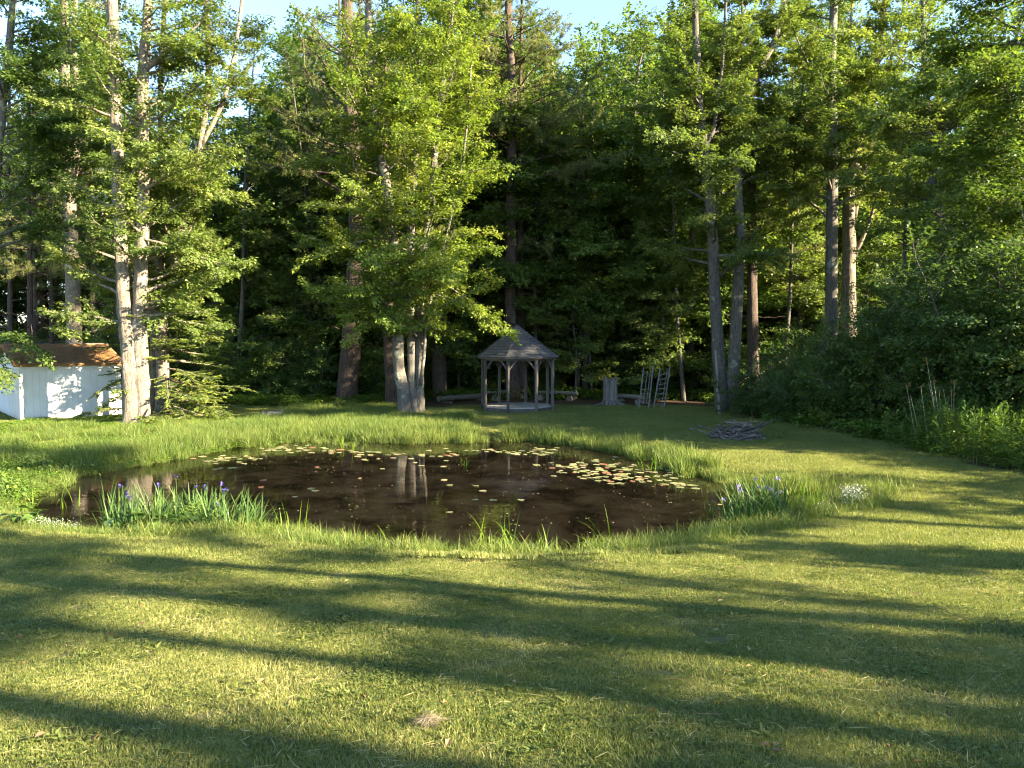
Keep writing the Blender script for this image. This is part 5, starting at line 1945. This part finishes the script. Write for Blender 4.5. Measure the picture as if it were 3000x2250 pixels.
ROUND = [leaf_mesh('leaf', .17, .16, MAT['herb'], t_, .62, .2, .25) for t_ in (.15, .35, .55)]
BROAD = [leaf_mesh('leaf', .26, .15, MAT['herb'], t_, .7, .25, .35) for t_ in (.5, .75, .95)]


def leafy_plant(label, base_px, spread_px, n, h, meshes, s=(.7, 1.2), group=None, cat='plant'):
    b0 = onz(*base_px, WATER_Z + .12)
    o = thing('leafy_plant', label, cat, (b0[0], b0[1], 0), group=group)
    for k in range(n):
        p = onz(base_px[0] + rg.normal(0, .55) * spread_px[0], base_px[1] + rg.normal(0, .55) * spread_px[1], WATER_Z + .12)
        z0 = max(hz(p[0], p[1]), WATER_Z)
        hh = rg.uniform(.15, 1) * h
        az = rg.uniform(0, 6.28)
        sc = rg.uniform(*s)
        lf = obj('leaf', meshes[int(rg.integers(0, len(meshes)))], o, (p[0] - b0[0] + .1 * math.cos(az), p[1] - b0[1] + .1 * math.sin(az), z0 + hh), (rg.normal(0, .25), rg.normal(.1, .3), az), (sc, sc, sc))
        if k % 3 == 0:
            MB().tube([[p[0] - b0[0], p[1] - b0[1], z0 - .02], [p[0] - b0[0] + .1 * math.cos(az), p[1] - b0[1] + .1 * math.sin(az), z0 + hh]], [.006, .005], 4).build('stem', MAT['herb'], o)
    return o


leafy_plant('low round-leaved marsh plant at the foot of the dark iris', (490, 1570), (100, 12), 150, .42, ROUND, (.5, 1.0))
leafy_plant('broad-leaved bright plants on the left bank', (140, 1376), (80, 12), 230, .28, BROAD, (.22, .5))
leafy_plant('bright leafy plants at the left end of the pond', (5, 1448), (45, 16), 200, .36, BROAD, (.2, .45))
leafy_plant('dark round leaves at the lower left corner of the pond', (60, 1535), (50, 9), 36, .3, ROUND)
leafy_plant('bright round-leaved weed in the middle of the near bank', (1492, 1634), (34, 8), 60, .32, ROUND, (.35, .6))


def frond(name, L, mat, tint):
    V, F, n0 = [], [], 0
    for k in range(11):
        s = .12 + .88 * k / 11
        x, z = L * s, .25 * L * s - .42 * L * s ** 2.4
        w = L * .36 * math.sin(math.pi * min(1, (s * .8 + .22))) ** .9
        for sg in (-1, 1):
            V += [(x - .012, 0, z), (x + .55 * w, sg * w, z - .05 * w), (x + .03, sg * .015, z), (x + .12 * w, sg * w * .55, z + .02)]
            F += [[n0, n0 + 3, n0 + 1], [n0, n0 + 1, n0 + 2]]
            n0 += 4
    s = np.linspace(0, 1, 8)
    v, f, c = tube_np(np.c_[L * s, 0 * s, .25 * L * s - .42 * L * s ** 2.4], np.linspace(.006, .002, 8), 4, False)
    tri = np.concatenate([f[:, :3], f[:, [0, 2, 3]]])
    return mesh_np(name, np.concatenate([np.array(V), v]), np.concatenate([np.array(F), tri + n0]), mat, np.full(n0 + len(v), tint))


FR = [frond('frond', 1.0, MAT['herb'], t_) for t_ in (.4, .65)]


def fern(label, loc, n, L, up=.7, group=None):
    o = thing('fern', label, 'fern', loc, group=group)
    for k in range(n):
        l = L * rg.uniform(.7, 1.15)
        obj('frond', FR[k % 2], o, (0, 0, .02), (0, -rg.uniform(up * .6, up * 1.3), k * 2.4 + rg.normal(0, .3)), (l, l, l))


p = onz(562, 1545, WATER_Z + .1)
fern('bright green fern in the middle of the iris bed', (p[0], p[1], hz(p[0], p[1])), 9, .62, 1.0)
for k, (px, py, lb) in enumerate([(760, 1180, 'fern at the dark edge of the meadow left of the leaning pine'), (900, 1172, 'fern in the shade beside the leaning pine'), (1060, 1188, 'fern left of the brown pine trunk'), (1310, 1172, 'fern behind the long dark log seat'), (1350, 1165, 'fern near the gazebo corner in the shade')]):
    p = onz(px, py, .05)
    fern(lb, (p[0], p[1], hz(p[0], p[1])), 9, .85, .7)


# white-flowered weeds
def froth(label, base_px, spread_px, n, h, white=.5):
    b0 = onz(*base_px, WATER_Z + .15)
    o = thing('white_flower_plant', label, 'flowers', (b0[0], b0[1], 0))
    P = np.array([onz(base_px[0] + rg.normal(0, .5) * spread_px[0], base_px[1] + rg.normal(0, .5) * spread_px[1], WATER_Z + .15) for k in range(n)])
    zb = np.maximum(height(P[:, 0], P[:, 1]), WATER_Z)
    top = zb + h * rg.uniform(.35, 1, n)
    mb = MB()
    for k in range(0, n, 2):
        mb.tube([[P[k, 0], P[k, 1], zb[k] - .02], [P[k, 0] + rg.normal(0, .03), P[k, 1], top[k]]], [.003, .002], 3, cap=False)
    mb.V = [np.concatenate(mb.V) - np.array([b0[0], b0[1], 0])]
    mb.tint = [np.concatenate(mb.tint)]
    obj('stems', mb.mesh('stems', MAT['herb']), o)
    nl = n * 5
    i = rg.integers(0, n, nl)
    q = np.c_[P[i, 0] + rg.normal(0, .04, nl), P[i, 1] + rg.normal(0, .04, nl), zb[i] + (top[i] - zb[i]) * rg.uniform(.05, .95, nl)] - np.array([b0[0], b0[1], 0])
    V, F = leaf_quads(q, rg.normal(0, 1, (nl, 3)), norm(np.array([0, 0, 1.]) + rg.normal(0, .5, (nl, 3))), rg.uniform(.02, .05, nl), .014, rg)
    tag(obj('foliage', mesh_np('foliage', V, F, MAT['herb'], np.repeat(rg.uniform(.3, .9, nl), 4)), o), kind='stuff')
    nb_ = int(n * 4 * white)
    i = rg.integers(0, n, nb_)
    q = np.c_[P[i, 0] + rg.normal(0, .05, nb_), P[i, 1] + rg.normal(0, .05, nb_), top[i] - np.abs(rg.normal(0, .06, nb_))] - np.array([b0[0], b0[1], 0])
    V, F = leaf_quads(q, rg.normal(0, 1, (nb_, 3)), norm(np.array([0, -.6, 1.]) + rg.normal(0, .4, (nb_, 3))), rg.uniform(.010, .02, nb_), .014, rg, .05)
    tag(obj('blossom', mesh_np('blossom', V, F, MAT['whitepetal'], np.repeat(rg.uniform(.3, 1, nb_), 4)), o), kind='stuff')


MAT['whitepetal'] = foliage_mat('white_petal', (.6, .62, .6), (.72, .72, .68), (.8, .8, .76), .3, tcol=(1, 1, .9))
froth('bright mound of tiny white flowers at the right end of the bank', (2500, 1472), (34, 8), 150, .44, 1.0)
froth('thin white flowers between the sedge and the bright mound', (2395, 1490), (40, 8), 70, .26, .8)
froth('bluish white flowers below the dark iris on the left', (160, 1540), (80, 9), 170, .26, .9)
froth('white flowers at the foot of the sunlit iris', (655, 1578), (80, 8), 150, .2, .9)
froth('small patch of white flowers on the near bank', (1030, 1618), (24, 6), 40, .18, 1.2)


# leafy perennials on the right, with last year's dry stalks
def perennial_stem(seed):
    r_ = np.random.default_rng(seed)
    P = grow_line((0, 0, 0), (r_.normal(0, .12), r_.normal(0, .12), 1), 1.0, 7, r_, .0, .05)
    v, f, c = tube_np(P, np.linspace(.008, .003, 7), 4, False)
    n = 34
    s = r_.uniform(.12, 1.0, n) * 6
    j = np.clip(s.astype(int), 0, 5)
    q = P[j] + (P[j + 1] - P[j]) * (s - j)[:, None]
    a = np.arange(n) * 2.4
    up_ = .25 + .5 * (s / 6) ** 3
    D = np.c_[np.cos(a), np.sin(a), up_]
    V, F = leaf_quads(q, D, norm(np.array([0, 0, 1.]) + r_.normal(0, .2, (n, 3))), r_.uniform(.12, .19, n) * (1.1 - .4 * (s / 6) ** 4), .032, r_, .3)
    tri = np.concatenate([f[:, :3], f[:, [0, 2, 3]]])
    return mesh_np('stem', np.concatenate([V, v]), np.concatenate([F, tri + len(V)]), MAT['herb'], np.concatenate([np.repeat(r_.uniform(.2, .7, n) + .2 * (s / 6) ** 3, 4), np.full(len(v), .5)]))


PS = [perennial_stem(300 + k) for k in range(7)]
for k, (px, py, d, n, w, hr, lb) in enumerate([(2705, 0, 19.5, 42, .85, (.7, 1.25), 'leafy perennial stand around the dry stalks, leftmost'), (2790, 0, 18.6, 46, .85, (.8, 1.4), 'leafy perennial stand in the middle of the right bed'),
                                               (2880, 0, 17.6, 46, .8, (.8, 1.5), 'leafy perennial stand second from the right edge'), (2970, 0, 16.8, 46, .75, (.8, 1.4), 'bright sunlit leafy perennials at the right edge'),
                                               (2820, 0, 20.2, 40, .9, (1.0, 1.7), 'taller leafy perennials behind the bed'), (3060, 0, 16.4, 40, .8, (.8, 1.4), 'leafy perennials running out of the right edge')]):
    b0 = at(px, 1200, d)
    o = thing('perennial_plant', lb, 'plant', (b0[0], b0[1], hz(b0[0], b0[1])))
    for q in range(n):
        a, r_ = rg.uniform(0, 6.28), w * math.sqrt(rg.random())
        h_ = rg.uniform(*hr)
        x_, y_ = r_ * math.cos(a), r_ * math.sin(a)
        obj('stem', PS[int(rg.integers(0, 7))], o, (x_, y_, hz(b0[0] + x_, b0[1] + y_) - hz(b0[0], b0[1]) - .02), (rg.normal(0, .12) - .12 * math.sin(a), rg.normal(0, .12) + .12 * math.cos(a), rg.uniform(0, 6.28)), (1.05, 1.05, h_))
MAT['dry'] = wood_mat('dry_stalk', (.26, .20, .14), (.46, .38, .28), 12, (1, 1, .2))
b0 = at(2760, 1200, 19.3)
o = thing('dry_plant', 'tall pale dead stalks with brown seed heads above the perennials', 'dead plant', (b0[0], b0[1], hz(b0[0], b0[1])))
for (x0, y0, x1, y1, hd) in [(2710, 1245, 2656, 1130, 1), (2722, 1228, 2668, 1160, 0), (2720, 1230, 2698, 1132, 1), (2735, 1220, 2720, 1120, 0), (2756, 1260, 2716, 1062, 1), (2766, 1225, 2736, 1120, 1), (2765, 1215, 2752, 1145, 0), (2775, 1210, 2764, 1140, 0), (2800, 1170, 2796, 1122, 1), (2818, 1245, 2786, 1130, 0)]:
    a, b = at(x0, y0, 19.2) - np.array(o.location), at(x1, y1, 19.2) - np.array(o.location)
    a[2] = 0.0
    a[1] += rg.normal(0, .15)
    P = curve(np.array([a, (a + b) / 2 + rg.normal(0, .03, 3), b]), 7)
    sk = MB().tube(P, np.linspace(.009, .004, 7), 5).build('stalk', MAT['dry'], o)
    if hd:
        mb = MB()
        for q in range(5):
            e = b + rg.normal(0, .045, 3) + np.array([0, 0, .03])
            mb.tube([b - np.array([0, 0, .03]), e], [.003, .003], 3)
            mb.tube([e - np.array([0, 0, .012]), e, e + np.array([0, 0, .014])], [.006, .014, .004], 5)
        mb.build('seed_head', MAT['litter'], sk)

# sapling and dead leaves at the right end of the brush pile
b0 = onz(2262, 1290, hz(7.3, 21.5))
o = thing('sapling', 'young broad-leaved sprout beside the brush pile', 'sapling', (b0[0], b0[1] + .3, hz(b0[0], b0[1] + .3)))
LFB = [leaf_mesh('leaf', .22, .11, MAT['herb'], t_, .75, .3, .3) for t_ in (.3, .5)]
for x0, x1, h_ in ((-.05, -.11, .78), (.10, .13, .62)):
    MB().tube([[x0, 0, -.02], [(x0 + x1) / 2, 0, h_ * .5], [x1, 0, h_]], [.009, .007, .005], 5).build('stem', MAT['herb'], o)
    for q in range(6):
        a = q * 2.3 + x0 * 9
        obj('leaf', LFB[q % 2], o, (x1, 0, h_ * (.6 + .08 * q)), (0, -.7 + .12 * q - .3, a))
for q in range(6):
    obj('leaf', LFB[q % 2], o, (.25 + rg.normal(0, .1), -.05, .06 + .05 * q), (0, rg.normal(-.2, .3), rg.uniform(0, 6.28)))

# hay clump in the foreground
b0 = onz(1255, 2112, hz(-.4, 3.6))
nS = 420
a = rg.uniform(0, 6.28, nS)
r_ = np.abs(rg.normal(0, .045, nS))
P = np.c_[np.cos(a) * r_ * 1.3, np.sin(a) * r_, .075 * np.exp(-(r_ / .06) ** 2) * rg.uniform(.2, 1, nS)]
b = rg.uniform(0, 6.28, nS)
V, F = leaf_quads(P, np.c_[np.cos(b), np.sin(b), rg.normal(-.25, .25, nS)], norm(rg.normal(0, 1, (nS, 3)) + UP), rg.uniform(.05, .14, nS), .0028, rg, .1)
MAT['hay'] = foliage_mat('dry_hay', (.12, .09, .06), (.24, .195, .13), (.36, .30, .2), .2)
tag(obj('hay_clump', mesh_np('hay_clump', V, F, MAT['hay'], np.repeat(rg.uniform(0, 1, nS), 4)), loc=(b0[0], b0[1], hz(b0[0], b0[1]) + .02), scale=(.72, .72, .8)), 'small clump of dry cut grass lying on the near lawn', 'hay clump')

# flat grey stone in the meadow
b0 = onz(797, 1226, .05)
a = np.arange(11) * 2 * math.pi / 11
rr = 1 + rg.normal(0, .12, 11)
V = np.concatenate([np.c_[np.cos(a) * rr * .5, np.sin(a) * rr * .4, np.full(11, -.1)], np.c_[np.cos(a) * rr * .52, np.sin(a) * rr * .42, .2 + rg.normal(0, .02, 11)], np.c_[np.cos(a) * rr * .4, np.sin(a) * rr * .3, .3 + rg.normal(0, .02, 11)], [[0, 0, .31]]])
F = [[k * 11 + i, k * 11 + (i + 1) % 11, (k + 1) * 11 + (i + 1) % 11, (k + 1) * 11 + i] for k in range(2) for i in range(11)]
T = [[22 + i, 22 + (i + 1) % 11, 33] for i in range(11)]
tag(obj('flat_stone', mesh_np('flat_stone', V, [np.array(F), np.array(T)], bark_mat('stone', (.05, .05, .047), (.12, .12, .11), None, 3.0, .3)), loc=(b0[0], b0[1], hz(b0[0], b0[1]))), 'flat grey stone in the long grass across the pond', 'stone')

# fallen leaves and bits of twig on the lawn
nL = 170
q = np.c_[rg.uniform(-9, 10, nL * 3), rg.uniform(2.4, 13, nL * 3)]
q = q[(np.abs(q[:, 0]) < .68 * q[:, 1]) & (shore_dist(q[:, 0], q[:, 1]) > .6)][:nL]
nL = len(q)
a = rg.uniform(0, 6.28, nL)
tw_ = rg.random(nL) < .3
V, F = leaf_quads(np.c_[q, height(q[:, 0], q[:, 1]) + .04], np.c_[np.cos(a), np.sin(a), rg.normal(0, .2, nL)], norm(np.array([0, 0, 1.]) + rg.normal(0, .4, (nL, 3))), np.where(tw_, rg.uniform(.08, .2, nL), rg.uniform(.03, .06, nL)), np.where(tw_, .005, .035), rg, .3)
MAT['dead_leaf'] = foliage_mat('dead_leaf', (.10, .06, .03), (.20, .12, .055), (.32, .23, .11), .2)
tag(obj('fallen_leaves', mesh_np('fallen_leaves', V, F, MAT['dead_leaf'], np.repeat(rg.uniform(0, 1, nL), 4))), 'scattered dead leaves and twigs lying on the lawn', kind='stuff')
